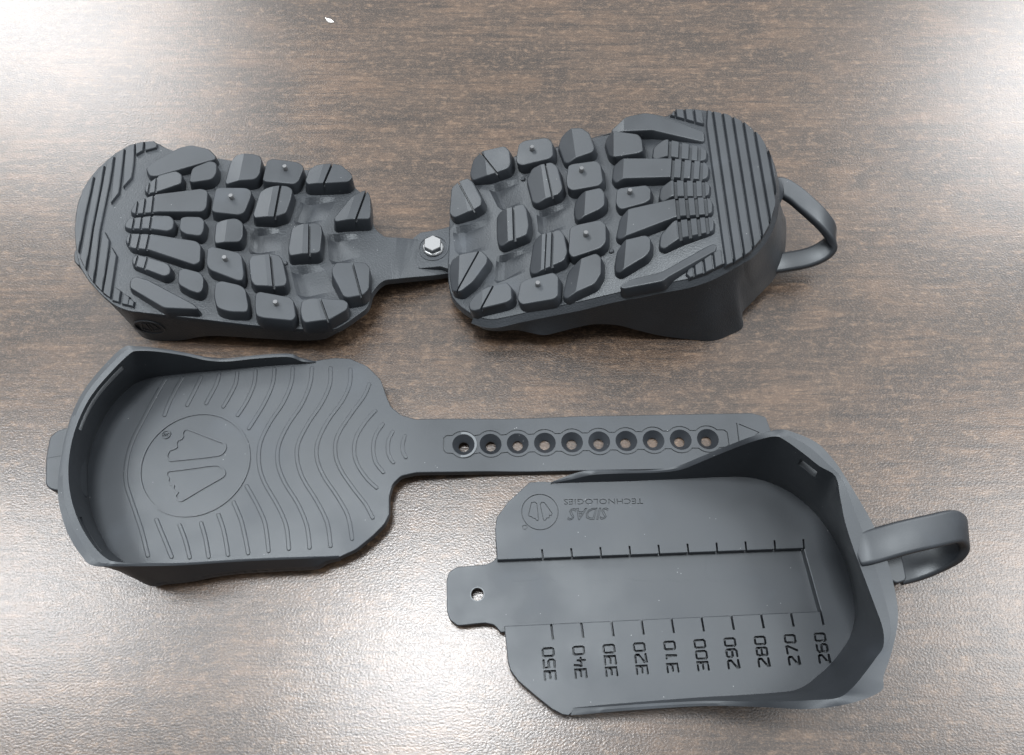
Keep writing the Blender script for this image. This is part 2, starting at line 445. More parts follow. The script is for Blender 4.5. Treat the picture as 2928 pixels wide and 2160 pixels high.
# wall path (counter-clockwise seen from above so that 'inn' points into the shoe): far rear -> tip -> near rear
wall_keys = [((1655, 282), 3.4, 0), ((1500, 268), 9, 0), ((1365, 252), 10, 0), ((1075, 205), 12, 0), ((900, 178), 17, 0), ((740, 148), 21, 0), ((610, 86), 23, 0), ((520, 88), 23.5, 1), ((440, 108), 24, 2), ((330, 172), 24, 3.5), ((210, 280), 23.5, 4.5), ((140, 370), 22.8, 5), ((80, 500), 22, 5),
             ((60, 640), 21.6, 5), ((60, 760), 21.4, 5), ((70, 870), 21.6, 5), ((92, 955), 22, 5), ((150, 1050), 23, 4), ((240, 1150), 24, 3), ((330, 1225), 24.6, 1.5), ((430, 1265), 24.8, .3), ((560, 1280), 24, 0), ((700, 1295), 20, 0), ((850, 1312), 15.5, 0), ((1000, 1330), 12.5, 0), ((1300, 1365), 10.5, 0), ((1600, 1390), 9.5, 0), ((1760, 1397), 8, 0), ((1830, 1400), 5, 0), ((1880, 1388), 3.6, 0)]
toe_wall, sm = wall_from_keys(wall_keys, Z1, zc, c2d)
cut = join(*[scoop(s, Z1, zc, 2.4) for s in SCOOPS_C])
toe_slab = boolean(toe_slab, cut)
toe_shell = make('toe_sole', join(toe_slab, toe_wall), RUB_SOLE, shoe)
toe_shell['label'] = 'toe half of the overshoe with a long strap, studded sole facing up'

TOE = [
 dict(p=[(550, 255), (600, 215), (790, 125), (870, 112), (990, 140), (1035, 185), (1030, 205), (620, 308), (575, 305)], rampl=((640, 190), (1000, 130), ('R', .3)), h=4.4, tip=((900, 170), (560, 280), .72)),
 dict(p=[(535, 395), (548, 365), (640, 310), (760, 292), (800, 315), (795, 375), (640, 410), (555, 420)], g=[((575, 345), (560, 420), 1.0, 1.2), ((625, 310), (612, 415), 1.0, 1.0)], tip=((780, 340), (545, 395), .55)),
 dict(p=[(860, 345), (880, 270), (1000, 222), (1040, 235), (1040, 300), (1010, 345), (880, 365), (862, 360)], r=1.45),
 dict(p=[(435, 545), (475, 480), (610, 455), (940, 415), (980, 430), (970, 540), (945, 570), (620, 570), (470, 562)], g=[((492, 470), (475, 570), 1.0, 1.4), ((548, 460), (530, 575), 1.0, 1.2), ((608, 450), (592, 575), 1.0, 1.0)], tip=((640, 510), (445, 530), .5)),
 dict(p=[(392, 650), (420, 600), (600, 600), (720, 605), (745, 635), (735, 690), (700, 705), (560, 682), (430, 668)], g=[((465, 595), (452, 670), 1.0, 1.4), ((522, 595), (510, 680), 1.0, 1.2), ((592, 598), (578, 690), 1.0, 1.0)], tip=((620, 650), (400, 640), .5)),
 dict(p=[(790, 680), (798, 620), (830, 610), (930, 612), (955, 635), (950, 700), (930, 738), (830, 725), (795, 700)], r=1.45),
 dict(p=[(400, 745), (420, 703), (580, 725), (900, 780), (930, 805), (925, 920), (890, 940), (560, 830), (440, 805)], g=[((440, 700), (425, 790), 1.0, 1.4), ((508, 710), (486, 820), 1.0, 1.2), ((575, 722), (552, 840), 1.0, 1.0)], tip=((610, 790), (405, 735), .5)),
 dict(p=[(448, 885), (475, 855), (560, 880), (700, 935), (720, 965), (715, 1005), (680, 1020), (540, 958), (460, 925)], g=[((490, 855), (470, 930), 1.0, 1.2), ((560, 875), (535, 965), 1.0, 1.0)], tip=((700, 975), (455, 880), .55)),
 dict(p=[(780, 1060), (785, 985), (820, 970), (930, 1000), (950, 1035), (945, 1110), (920, 1138), (860, 1120), (790, 1080)], r=1.45),
 dict(p=[(435, 1075), (440, 1025), (475, 1010), (560, 1040), (890, 1225), (912, 1250), (680, 1240), (640, 1215), (445, 1090)], tip=((700, 1200), (440, 1040), .62), h=4.8),
 dict(p=[(1105, 350), (1140, 215), (1180, 170), (1300, 172), (1345, 188), (1355, 215), (1340, 310), (1310, 345), (1200, 352), (1112, 365)], rampl=((1235, 175), (1200, 350), ('L', 1.6)), r=1.45),
 dict(p=[(1370, 350), (1400, 220), (1430, 208), (1600, 225), (1640, 245), (1645, 270), (1610, 355), (1580, 375), (1390, 362)], s=(1520, 262), r=1.45, rampl=((1500, 210), (1480, 370), ('R', .5))),
 dict(p=[(1665, 350), (1690, 270), (1740, 245), (1850, 240), (1915, 252), (1980, 310), (1988, 335), (1960, 362), (1820, 370), (1680, 372)], g=[((1848, 245), (1795, 368), .9, 2.2)], rampl=((1790, 240), (1750, 370), ('L', 1.0))),
 dict(p=[(1015, 555), (1040, 420), (1070, 408), (1250, 410), (1285, 430), (1275, 480), (1235, 575), (1200, 592), (1040, 575), (1018, 565)], s=(1145, 466), r=1.45),
 dict(p=[(1300, 580), (1345, 430), (1390, 405), (1480, 392), (1540, 398), (1570, 420), (1560, 480), (1525, 580), (1450, 605), (1310, 602)], g=[((1490, 395), (1450, 605), 1.0, 2.0)], rampl=((1440, 395), (1400, 605), ('L', 1.3))),
 dict(p=[(1030, 755), (1040, 650), (1070, 635), (1180, 620), (1225, 650), (1222, 750), (1200, 780), (1100, 782), (1035, 785)], r=1.45, rampl=((1120, 620), (1100, 780), ('L', 1.0))),
 dict(p=[(978, 935), (985, 835), (1010, 818), (1195, 860), (1215, 880), (1230, 1010), (1220, 1048), (1190, 1048), (1000, 975)], s=(1100, 895), r=1.45),
 dict(p=[(1270, 905), (1290, 875), (1420, 868), (1480, 880), (1500, 910), (1530, 1050), (1520, 1085), (1450, 1092), (1310, 1078), (1285, 1040)], g=[((1420, 868), (1442, 1092), 1.0, 2.0)], rampl=((1380, 868), (1400, 1090), ('L', 1.0))),
 dict(p=[(1545, 820), (1570, 680), (1620, 660), (1740, 652), (1770, 670), (1775, 720), (1762, 845), (1740, 858), (1640, 862), (1555, 868)], g=[((1692, 652), (1690, 862), 1.0, 2.0)], rampl=((1650, 655), (1640, 862), ('L', 1.2))),
 dict(p=[(1865, 610), (1985, 470), (2085, 422), (2110, 460), (2115, 560), (2110, 620), (1990, 622), (1875, 632)], g=[((2088, 428), (2015, 628), .9, 2.0)], rampl=((2010, 450), (1950, 630), ('L', 1.0))),
 dict(p=[(1850, 970), (1880, 930), (2080, 930), (2108, 960), (2102, 1110), (2062, 1150), (1960, 1168), (1930, 1158), (1855, 1010)], g=[((1990, 928), (2050, 1155), .9, 2.0)]),
 dict(p=[(1030, 1160), (1040, 1070), (1080, 1058), (1200, 1085), (1240, 1110), (1260, 1225), (1255, 1268), (1200, 1268), (1130, 1265), (1050, 1240)], r=1.7),
 dict(p=[(1315, 1235), (1320, 1145), (1345, 1133), (1550, 1170), (1575, 1190), (1592, 1300), (1570, 1328), (1360, 1308), (1325, 1292)], s=(1455, 1205), r=1.45),
 dict(p=[(1630, 1255), (1640, 1190), (1700, 1175), (1760, 1178), (1930, 1190), (1957, 1210), (1950, 1252), (1830, 1322), (1660, 1337), (1640, 1310)], g=[((1765, 1178), (1820, 1328), .9, 2.0)], rampl=((1740, 1175), (1780, 1335), ('L', .8))),
]
def place_lugs(table_, zm, fun, parent):
    for d in table_:
        cx = sum(p[0] for p in d['p'])/len(d['p'])
        if 'h' not in d: d['h'] = 4.6+2.9*max(0, min(1, (cx-600)/1400)) if zm is Z1 else 5.6-.7*max(0, min(1, (cx-400)/1000))
        vf = lug(d['p'], zm, fun, h=d.get('h', 5.0), r=d.get('r', 1.05), rampl=d.get('rampl'), grooves=d.get('g', ()), tip=d.get('tip'))
        o = make('tread_lug', vf, RUB, parent, smooth=38)
        if 's' in d:
            vf, org = stud(d['s'], zm, fun, d.get('h', 5.0))
            make('stud', vf, STUD, parent, smooth=40, origin=org)
place_lugs(TOE, Z1, zc, toe_shell)
RIBS_C = [(Z5, [(225, 440), (195, 560), (140, 800), (80, 1165), (62, 1110), (52, 950), (72, 750), (130, 560), (195, 460)]),
          (Z5, [(262, 415), (330, 330), (288, 540), (212, 920), (150, 1335), (105, 1230), (122, 1150), (188, 800), (238, 530)]),
          (Z5, [(368, 295), (425, 240), (382, 480), (325, 760), (285, 950), (225, 1465), (182, 1390), (240, 950), (325, 530)]),
          (Z5, [(458, 212), (527, 165), (472, 592), (405, 680), (425, 500)]), (Z5, [(322, 1005), (340, 985), (378, 1060), (310, 1550), (255, 1490)]),
          (Z5, [(555, 158), (630, 115), (618, 300), (598, 440), (525, 525), (538, 350)]), (Z5, [(408, 1130), (450, 1210), (390, 1615), (332, 1570)]),
          (Z5, [(650, 108), (718, 92), (708, 172), (655, 205)]), (Z5, [(742, 90), (820, 85), (850, 115), (840, 140), (748, 165)]),
          (Z8, [(605, 10), (670, 55), (650, 185), (585, 165)]), (Z8, [(722, 92), (782, 130), (765, 222), (705, 207)]), (Z8, [(795, 158), (840, 190), (830, 240), (780, 225)])]
def rib_vf(P, fun, h):
    P = ccw(P); L = lambda q, dz: [(x, y, fun(x, y)+dz) for x, y in q]
    # subdivide long edges so that the rib follows the curved nose
    Q = []
    for i in range(len(P)):
        a, c2 = Vector(P[i]), Vector(P[(i+1) % len(P)]); k = max(1, int((c2-a).length/3))
        Q += [tuple(a+(c2-a)*j/k) for j in range(k)]
    return rings([L(offset2(Q, .35), -.6), L(Q, h-.25), L(offset2(Q, -.25), h)])
for zm, pts in RIBS_C:
    P = [(q.x, q.y) for q in (on(*zm(p), zc, 1.1) for p in pts)]
    make('toe_rib', rib_vf(offset2(ccw(P), .28), zc, 1.15), RUB, toe_shell, smooth=30)
def nub(p, zm, fun, parent):
    q = on(*zm(p), fun, .5); z0 = fun(q.x, q.y)-.4
    R = lambda r, z: [(q.x+r*math.cos(k*math.pi/6), q.y+r*math.sin(k*math.pi/6), z) for k in range(12)]
    make('mould_nub', rings([R(1.0, z0), R(.95, z0+1.1), R(.6, z0+1.35)]), RUB, parent, smooth=50, origin=(q.x, q.y, z0))
for p in ((1522, 932), (1048, 412)): nub(p, Z1, zc, toe_shell)
# front tab on the toe wall and the oval badge on its near side
tabp = [on(*Z1(p), lambda x, y: 3.5) for p in ((58, 900), (56, 1000), (84, 1012), (110, 1040))]
tp = ccw([(tabp[0].x+4.5, tabp[0].y+3), (tabp[0].x+2.4, tabp[0].y), (tabp[1].x+2, tabp[1].y+2), (tabp[1].x+4.0, tabp[1].y), (tabp[1].x+13, tabp[1].y), (tabp[0].x+13, tabp[0].y+3)])
make('front_tab', prism(fillet(tp, 1.2), 1.2, 9.0, .4), RUB, toe_shell)
# badge: find the wall face near the photo position
bq = [on(*Z8(p), lambda x, y: 12.5) for p in ((985, 555), (1190, 575), (780, 530))]
ctr = bq[0]; ux = (bq[1]-bq[2]); ux.z = 0; ux.normalize(); nrm = Vector((ux.y, -ux.x, 0)); nrm = nrm if nrm.y < 0 else -nrm
near_y = min((abs(p.x-ctr.x), p.y) for p in sm)[1]
ctr = Vector((ctr.x, near_y, 11.5)); uz = Vector((0, 0, 1))
i_near = min(range(len(sm)), key=lambda i: abs(sm[i].x-ctr.x)+(100 if i < len(sm)/2 else 0))
tdir = Vector((sm[i_near+1].x-sm[i_near-1].x, sm[i_near+1].y-sm[i_near-1].y, 0)).normalized(); nrm = Vector((tdir.y, -tdir.x, 0))
ctr = Vector((sm[i_near].x, sm[i_near].y, 11.0))
def on_wall(pts2, w, h, closed=True):
    vf = stroke_vf(pts2, w, -.5, h, closed)
    return [ctr+tdir*x+uz*y+nrm*z for x, y, z in vf[0]], vf[1]
ell = [(5.6*math.cos(a*math.pi/20), 5.0*math.sin(a*math.pi/20)) for a in range(40)]
foot_l = [(-.5, 2.9), (-1.4, 3.1), (-2.1, 2.7), (-3.6, -1.4), (-3.1, -2.0), (-2.6, -1.6), (-2.2, -2.4), (-1.6, -2.0), (-1.3, -2.8), (-.5, -2.6)]
mk = lambda s: [(-x*s, y) for x, y in foot_l]
make('badge_ring', on_wall(ell, .55, .35), RUB, toe_shell, origin=ctr)
for s in (1, -1): make('badge_foot', on_wall(mk(s), .4, .3), RUB, toe_shell, origin=ctr)

# ---- heel half, sole up, tilted: heel end higher
def ze(x, y): return 9.6+.288*(x+27)
OUT_E = [(1906, 400), (1888, 290), (1850, 200), (1790, 125), (1700, 70), (1600, 45), (1500, 36), (1430, 62), (1300, 100), (1150, 150), (1080, 165), (890, 215), (690, 258), (560, 310), (480, 372), (405, 470), (384, 560), (384, 650), (378, 760), (380, 850), (398, 915), (440, 962), (500, 1000), (560, 1018), (620, 1015), (800, 975), (1000, 935), (1180, 892), (1380, 853), (1500, 830), (1590, 800), (1700, 742), (1790, 690), (1850, 620), (1892, 530)]
def e2d(z, p): q = on(*z(p), ze); return (q.x, q.y)
# tab that overlaps the strap (flat at the strap's level)
ZTAB = 9.3
tab_px = [(1260, 380), (1100, 432), (900, 472), (720, 500), (600, 590), (562, 700), (562, 960), (610, 1050), (700, 1105), (900, 1090), (1060, 1072), (1180, 1110), (1260, 1180)]
tab2 = [(q.x, q.y) for q in (at(*Z7(p), ZTAB) for p in tab_px)]
tab_root = [(tab2[-1][0]+8, tab2[-1][1]), (tab2[0][0]+8, tab2[0][1])]
heel_poly = ccw(catmull([e2d(Z2, p) for p in OUT_E], 2, True)); heel_poly = [(p[0], p[1]) for p in heel_poly]
heel_slab = prism(heel_poly, lambda x, y: ze(x, y)-4.2, ze, .35)
SCOOPS_E = [[(560, 395), (715, 358), (745, 482), (620, 515)], [(790, 512), (928, 478), (945, 595), (800, 628)], [(398, 592), (575, 550), (588, 692), (412, 722)], [(605, 725), (740, 690), (755, 792), (590, 860)]]
heel_slab = boolean(heel_slab, join(*[scoop(s, Z2, ze, 2.6) for s in SCOOPS_E]))
tab_vf = prism(tab2+tab_root, ZTAB-3.0, ZTAB, .3)
E_WALL = [((690, 258), 4.5, 0), ((800, 235), 9, 0), ((1080, 165), 12, 0), ((1300, 100), 20, 0), ((1430, 62), 31, 0), ((1500, 36), 36, 0), ((1600, 45), 38, 1), ((1700, 70), 37.5, 2), ((1790, 125), 36, 3), ((1850, 200), 34, 3.5), ((1888, 290), 32, 3.5),
 ((1906, 400), (1932, 560), 11), ((1892, 530), (1925, 700), 9.5), ((1850, 620), (1885, 805), 8.5), ((1790, 690), (1830, 868), 8), ((1752, 713), (1798, 904), 7), ((1744, 718), (1740, 966), 4.6), ((1705, 740), (1742, 1032), .8), ((1650, 772), (1690, 1066), .2), ((1590, 800), (1605, 1097), .05), ((1500, 830), (1480, 1087), .8),
 ((1380, 853), (1350, 1068), 3.5), ((1290, 872), (1260, 1046), 7), ((1180, 892), (1165, 1022), 9.5), ((1090, 912), (1060, 1018), 10.5), ((1000, 935), (980, 1032), 10.5), ((900, 955), (890, 1055), 9.5), ((800, 975), (815, 1068), 8.3), ((700, 996), (700, 1046), 8.8), ((620, 1015), (620, 1050), 8.2), ((560, 1018), (560, 1044), 8), ((500, 1000), (505, 1016), 7)]
heel_wall, se = wall_from_keys(E_WALL, Z2, ze, e2d)
heel_shell = make('heel_sole', join(heel_slab, heel_wall, tab_vf), RUB_SOLE, shoe)
heel_shell['label'] = 'heel half of the overshoe, studded sole facing up and tilted'
HEEL = [
 dict(p=[(472, 320), (490, 260), (530, 235), (640, 210), (662, 230), (668, 285), (655, 312), (560, 345), (485, 350)], g=[((530, 240), (590, 315), .8, 1.8)], rampl=((545, 228), (560, 345), ('L', 3.0))),
 dict(p=[(698, 270), (710, 200), (735, 185), (840, 170), (862, 190), (866, 248), (850, 266), (722, 297), (702, 288)], s=(770, 216), r=1.45),
 dict(p=[(888, 190), (905, 150), (945, 127), (1000, 125), (1035, 148), (1058, 215), (1050, 235), (935, 276), (918, 268)], rampl=((955, 125), (975, 260), ('L', 3.2))),
 dict(p=[(1108, 175), (1125, 148), (1155, 140), (1265, 155), (1280, 178), (1286, 230), (1265, 240), (1150, 258), (1128, 240)], rampl=((1152, 140), (1152, 258), ('L', 3.0))),
 dict(p=[(1140, 125), (1215, 72), (1300, 55), (1370, 66), (1565, 115), (1568, 155), (1330, 132), (1150, 140)], h=5.0, tip=((1350, 100), (1570, 140), .25), rampl=((1200, 60), (1200, 140), ('L', 1.5))),
 dict(p=[(740, 350), (768, 305), (860, 286), (886, 305), (910, 405), (892, 432), (790, 468), (768, 455)], g=[((832, 290), (862, 432), .8, 1.6)], rampl=((812, 295), (835, 460), ('L', 2.6))),
 dict(p=[(932, 370), (942, 302), (960, 294), (1070, 279), (1088, 295), (1098, 372), (1080, 392), (958, 414), (938, 402)], s=(1002, 316), r=1.45),
 dict(p=[(1143, 345), (1150, 288), (1185, 268), (1570, 264), (1588, 280), (1588, 325), (1572, 342), (1200, 358), (1160, 370)], g=[((x+6, 262), (x, 350), 1.3, d) for x, d in ((1425, 1.6), (1470, 1.8), (1515, 2.0), (1556, 2.0))], rampl=((1200, 265), (1195, 360), ('L', 2.6)), tip=((1400, 310), (1590, 305), .45)),
 dict(p=[(1332, 245), (1338, 200), (1385, 178), (1562, 194), (1580, 210), (1578, 247), (1552, 257), (1410, 252), (1345, 258)], g=[((x+4, 178), (x, 258), 1.3, d) for x, d in ((1412, 1.6), (1460, 1.8), (1507, 2.0), (1548, 2.0))], rampl=((1398, 175), (1396, 258), ('L', 2.4)), tip=((1400, 220), (1580, 225), .45)),
 dict(p=[(380, 515), (392, 400), (420, 378), (470, 360), (492, 380), (532, 455), (530, 482), (490, 508), (402, 535)], g=[((425, 376), (492, 500), .8, 1.8)], rampl=((440, 370), (470, 512), ('L', 1.5))),
 dict(p=[(600, 620), (600, 530), (615, 510), (730, 480), (742, 510), (752, 580), (742, 622), (625, 668), (608, 655)], g=[((683, 490), (688, 645), 1.2, 1.4)], rampl=((652, 500), (658, 655), ('L', 2.6))),
 dict(p=[(963, 485), (972, 450), (1000, 425), (1090, 405), (1106, 430), (1106, 482), (1085, 502), (985, 548), (968, 530)], rampl=((1022, 415), (1015, 530), ('L', 2.8))),
 dict(p=[(1163, 475), (1170, 415), (1185, 407), (1305, 393), (1322, 410), (1320, 456), (1300, 472), (1182, 504)], s=(1228, 418), r=1.45, h=4.2),
 dict(p=[(1363, 435), (1372, 392), (1420, 370), (1580, 355), (1594, 370), (1592, 412), (1575, 422), (1420, 442), (1378, 458)], g=[((x+3, 355), (x+6, 440), 1.3, d) for x, d in ((1436, 1.6), (1482, 1.8), (1525, 2.0), (1566, 2.0))], rampl=((1420, 365), (1424, 445), ('L', 2.4)), tip=((1430, 410), (1595, 390), .45)),
 dict(p=[(1163, 610), (1182, 535), (1220, 505), (1440, 455), (1588, 430), (1606, 450), (1606, 497), (1585, 507), (1450, 535), (1190, 634), (1168, 628)], g=[((x, 430), (x+10, 540), 1.3, d) for x, d in ((1445, 1.6), (1490, 1.8), (1534, 2.0), (1578, 2.0))], rampl=((1222, 500), (1210, 630), ('L', 2.6)), tip=((1450, 500), (1608, 470), .45)),
 dict(p=[(943, 705), (950, 592), (975, 580), (1090, 555), (1112, 575), (1113, 655), (1090, 684), (958, 728)], s=(1022, 616), r=1.45),
 dict(p=[(753, 770), (775, 650), (800, 625), (900, 600), (917, 625), (932, 702), (915, 744), (790, 798), (762, 792)], g=[((868, 605), (862, 770), 1.2, 1.4), ((838, 612), (830, 785), .6, 1.0)], rampl=((818, 615), (812, 790), ('L', 2.6))),
 dict(p=[(1155, 745), (1165, 690), (1200, 650), (1300, 627), (1320, 640), (1320, 692), (1300, 722), (1180, 794), (1158, 782)], rampl=((1212, 640), (1200, 780), ('L', 2.8))),
 dict(p=[(1366, 650), (1372, 610), (1430, 560), (1600, 520), (1614, 540), (1612, 582), (1590, 592), (1470, 634), (1385, 674), (1368, 665)], g=[((x-4, 520), (x+8, 640), 1.3, d) for x, d in ((1458, 1.6), (1504, 1.8), (1548, 2.0), (1588, 2.0))], rampl=((1440, 550), (1452, 645), ('L', 2.6)), tip=((1450, 600), (1615, 555), .45)),
 dict(p=[(378, 790), (390, 735), (440, 715), (530, 699), (558, 725), (556, 752), (490, 842), (432, 888), (392, 878)], g=[((522, 700), (420, 885), .8, 1.8)], rampl=((432, 712), (425, 888), ('L', 2.0))),
 dict(p=[(470, 940), (500, 905), (560, 870), (650, 847), (670, 870), (672, 922), (650, 937), (500, 974), (478, 968)], g=[((592, 858), (530, 972), .8, 1.8)], rampl=((540, 865), (535, 975), ('L', 1.2))),
 dict(p=[(703, 925), (718, 850), (740, 835), (870, 801), (890, 820), (888, 907), (870, 922), (722, 948)], s=(797, 851), r=1.45),
 dict(p=[(912, 885), (935, 785), (990, 740), (1070, 711), (1090, 730), (1090, 802), (1060, 852), (930, 910), (916, 902)], rampl=((1003, 730), (975, 890), ('L', 2.8))),
 dict(p=[(1183, 868), (1230, 835), (1375, 797), (1590, 655), (1622, 640), (1620, 672), (1400, 818), (1380, 838), (1200, 874)], tip=((1350, 830), (1625, 645), .2), h=4.6),
]
place_lugs(HEEL, Z2, ze, heel_shell)
for p in ((728, 362), (1142, 700)): nub(p, Z2, ze, heel_shell)
def clip_ribs(region, d0, d1, pitch, width, first, count):
    P = ccw([(q.x, q.y) for q in (on(*Z2(p), ze, 1.4) for p in region)])
    a = on(*Z2(d0), ze, 1.4); c2 = on(*Z2(d1), ze, 1.4); a = Vector((a.x, a.y)); d = (Vector((c2.x, c2.y))-a).normalized(); n = Vector((-d.y, d.x))
    if n.x < 0: n = -n
    for k in range(count):
        s = first+k*pitch
        q = clip_half(P, a+n*s, n); q = clip_half(q, a+n*(s+width), -n) if len(q) > 2 else []
        if len(q) > 2 and abs(sgn_area(q)) > 2.0:
            make('heel_rib', rib_vf(q, ze, 1.15), RUB, heel_shell, smooth=30)
D0, D1 = (1585, 110), (1672, 735)
main = [(1588, 110), (1592, 38), (1684, 56), (1772, 98), (1840, 158), (1882, 230), (1906, 308), (1916, 395), (1910, 485), (1886, 568), (1848, 635), (1790, 702), (1718, 748), (1680, 764)]
clip_ribs(main, D0, D1, 3.45, 2.7, 0.0, 12)
clip_ribs([(1420, 62), (1438, 34), (1510, 32), (1590, 45), (1586, 106), (1572, 104)], D0, D1, 3.45, 2.7, -3.45*4, 4)
clip_ribs([(1493, 806), (1500, 785), (1640, 692), (1664, 690), (1676, 752), (1590, 795), (1510, 822)], D0, D1, 3.45, 2.7, -3.45*6, 6)
# washer recess ring, bolt
bc = at(*Z7((935, 752)), ZTAB+.6)
circ = lambda r, n=40: [(bc.x+r*math.cos(2*math.pi*k/n), bc.y+r*math.sin(2*math.pi*k/n)) for k in range(n)]
make('washer_seat', ring_prism(circ(6.2), circ(5.7), ZTAB-.5, ZTAB+.35), RUB, heel_shell)
def lathe(prof, c, n=40):
    return rings([[(c.x+r*math.cos(2*math.pi*k/n), c.y+r*math.sin(2*math.pi*k/n), z) for k in range(n)] for r, z in prof])
bolt = make('bolt', lathe([(2.0, ZTAB-7), (2.0, ZTAB+.2)], bc), STEEL, shoe, origin=(bc.x, bc.y, ZTAB)); bolt['label'] = 'shiny silver hex bolt with a round flange'
make('bolt_flange', lathe([(4.2, ZTAB+.02), (4.35, ZTAB+.3), (4.3, ZTAB+.8), (3.9, ZTAB+1.15), (3.3, ZTAB+1.25)], bc), STEEL, bolt, smooth=30)
hexp = lambda r, z: [(bc.x+r*math.cos(math.radians(30+60*k)), bc.y+r*math.sin(math.radians(30+60*k)), z) for k in range(6)]
hexv = rings([hexp(3.9, ZTAB+1.1), hexp(3.9, ZTAB+3.4), hexp(3.6, ZTAB+3.7)])
make('bolt_head', hexv, STEEL, bolt, smooth=0)

# pull loop: rounded ribbon swept along a path
def sweep_ribbon(path, width_dir, w, t, sub=6, closed=False, grow=None):
    P = catmull(path, sub, closed); n = len(P); wd0 = Vector(width_dir).normalized(); rs = []
    for i in range(n):
        tg = ((P[(i+1) % n]-P[i-1]) if closed else (P[min(i+1, n-1)]-P[max(i-1, 0)])).normalized()
        wd = (wd0-tg*wd0.dot(tg)).normalized(); nn = tg.cross(wd).normalized()
        g = grow(i/(n-1)) if grow else 1.0; a, c2 = w/2*g, t/2; r = min(c2*.85, 1.2); ring = []
        for (sx, sy, a0) in ((1, 1, 0), (-1, 1, 90), (-1, -1, 180), (1, -1, 270)):
            for k in range(4):
                an = math.radians(a0+30*k); ring.append(P[i]+wd*(sx*(a-r)+r*math.cos(an))+nn*(sy*(c2-r)+r*math.sin(an)))
        rs.append(ring)
    return rings(rs, not closed, not closed)
lp = [(Z2((1890, 480)), 31), (Z2((1922, 405)), 29), (Z2((1985, 430)), 27.5), (Z2((2060, 492)), 25.5), (Z2((2125, 555)), 23), (Z2((2165, 612)), 19.5), (Z2((2165, 662)), 15.5), (Z2((2125, 705)), 12.5), (Z2((2050, 735)), 10.5), (Z2((1960, 752)), 9.8), (Z2((1880, 762)), 10.5), (Z2((1800, 760)), 12.5)]
loop_path = [at(*p, z) for p, z in lp]
loopE = make('pull_loop', sweep_ribbon(loop_path, (.1, 1, .22), 8.2, 3.6, 8), RUB, shoe, smooth=60); loopE['label'] = 'triangular black rubber pull loop at the back of the heel'

# ================================================================== 2. toe half, sole down
ZF = 9.0
def zst(x, y):
    u = max(0, min(1, (x+50)/62.0)); return ZF-5.5*u*u*(3-2*u)   # the strap sinks down to the table
toeA = thing('toe_half', 'loose black rubber toe half lying sole down, wavy ribs inside and a perforated strap', 'overshoe part', (-120, -40, 0))
A_KEYS = [  # floor px, rim inner px, rim outer px (Z3), wall height; floor None -> straight below the rim
 ((1640, 142), (1640, 140), (1645, 132), .3), ((1560, 147), (1560, 132), (1560, 112), 2.2), ((1480, 152), (1480, 106), (1480, 86), 6), ((1300, 165), (1300, 115), (1300, 95), 6.5), ((1130, 180), (1120, 133), (1120, 113), 6.8), ((1000, 191), (1000, 127), (1000, 106), 9),
 ((850, 207), (860, 97), (860, 78), 14), ((720, 222), (700, 74), (700, 52), 19), ((640, 238), (590, 70), (575, 42), 21), ((570, 266), (540, 88), (505, 48), 21.3), ((500, 320), (440, 185), (405, 138), 20.8), ((430, 400), (335, 305), (285, 280), 20.2), ((370, 500), (265, 420), (210, 415), 20),
 ((320, 620), (210, 560), (155, 590), 20), ((295, 740), (182, 700), (130, 730), 20), ((290, 830), (178, 830), (115, 850), 20), ((295, 930), (195, 950), (120, 965), 20), ((320, 1040), (230, 1060), (148, 1085), 20), ((350, 1120), (275, 1150), (192, 1190), 20.3), ((390, 1200), (335, 1238), (255, 1285), 20.8), ((430, 1262), (405, 1303), (315, 1342), 21),
 (None, (470, 1322), (440, 1348), 20.5), (None, (600, 1328), (600, 1347), 18.5), (None, (800, 1328), (800, 1344), 14), (None, (950, 1322), (950, 1336), 9.5), (None, (1150, 1308), (1150, 1322), 7), (None, (1400, 1296), (1400, 1310), 6.5), (None, (1600, 1290), (1600, 1302), 5.5), (None, (1690, 1288), (1690, 1297), 2), (None, (1780, 1284), (1785, 1292), .3)]
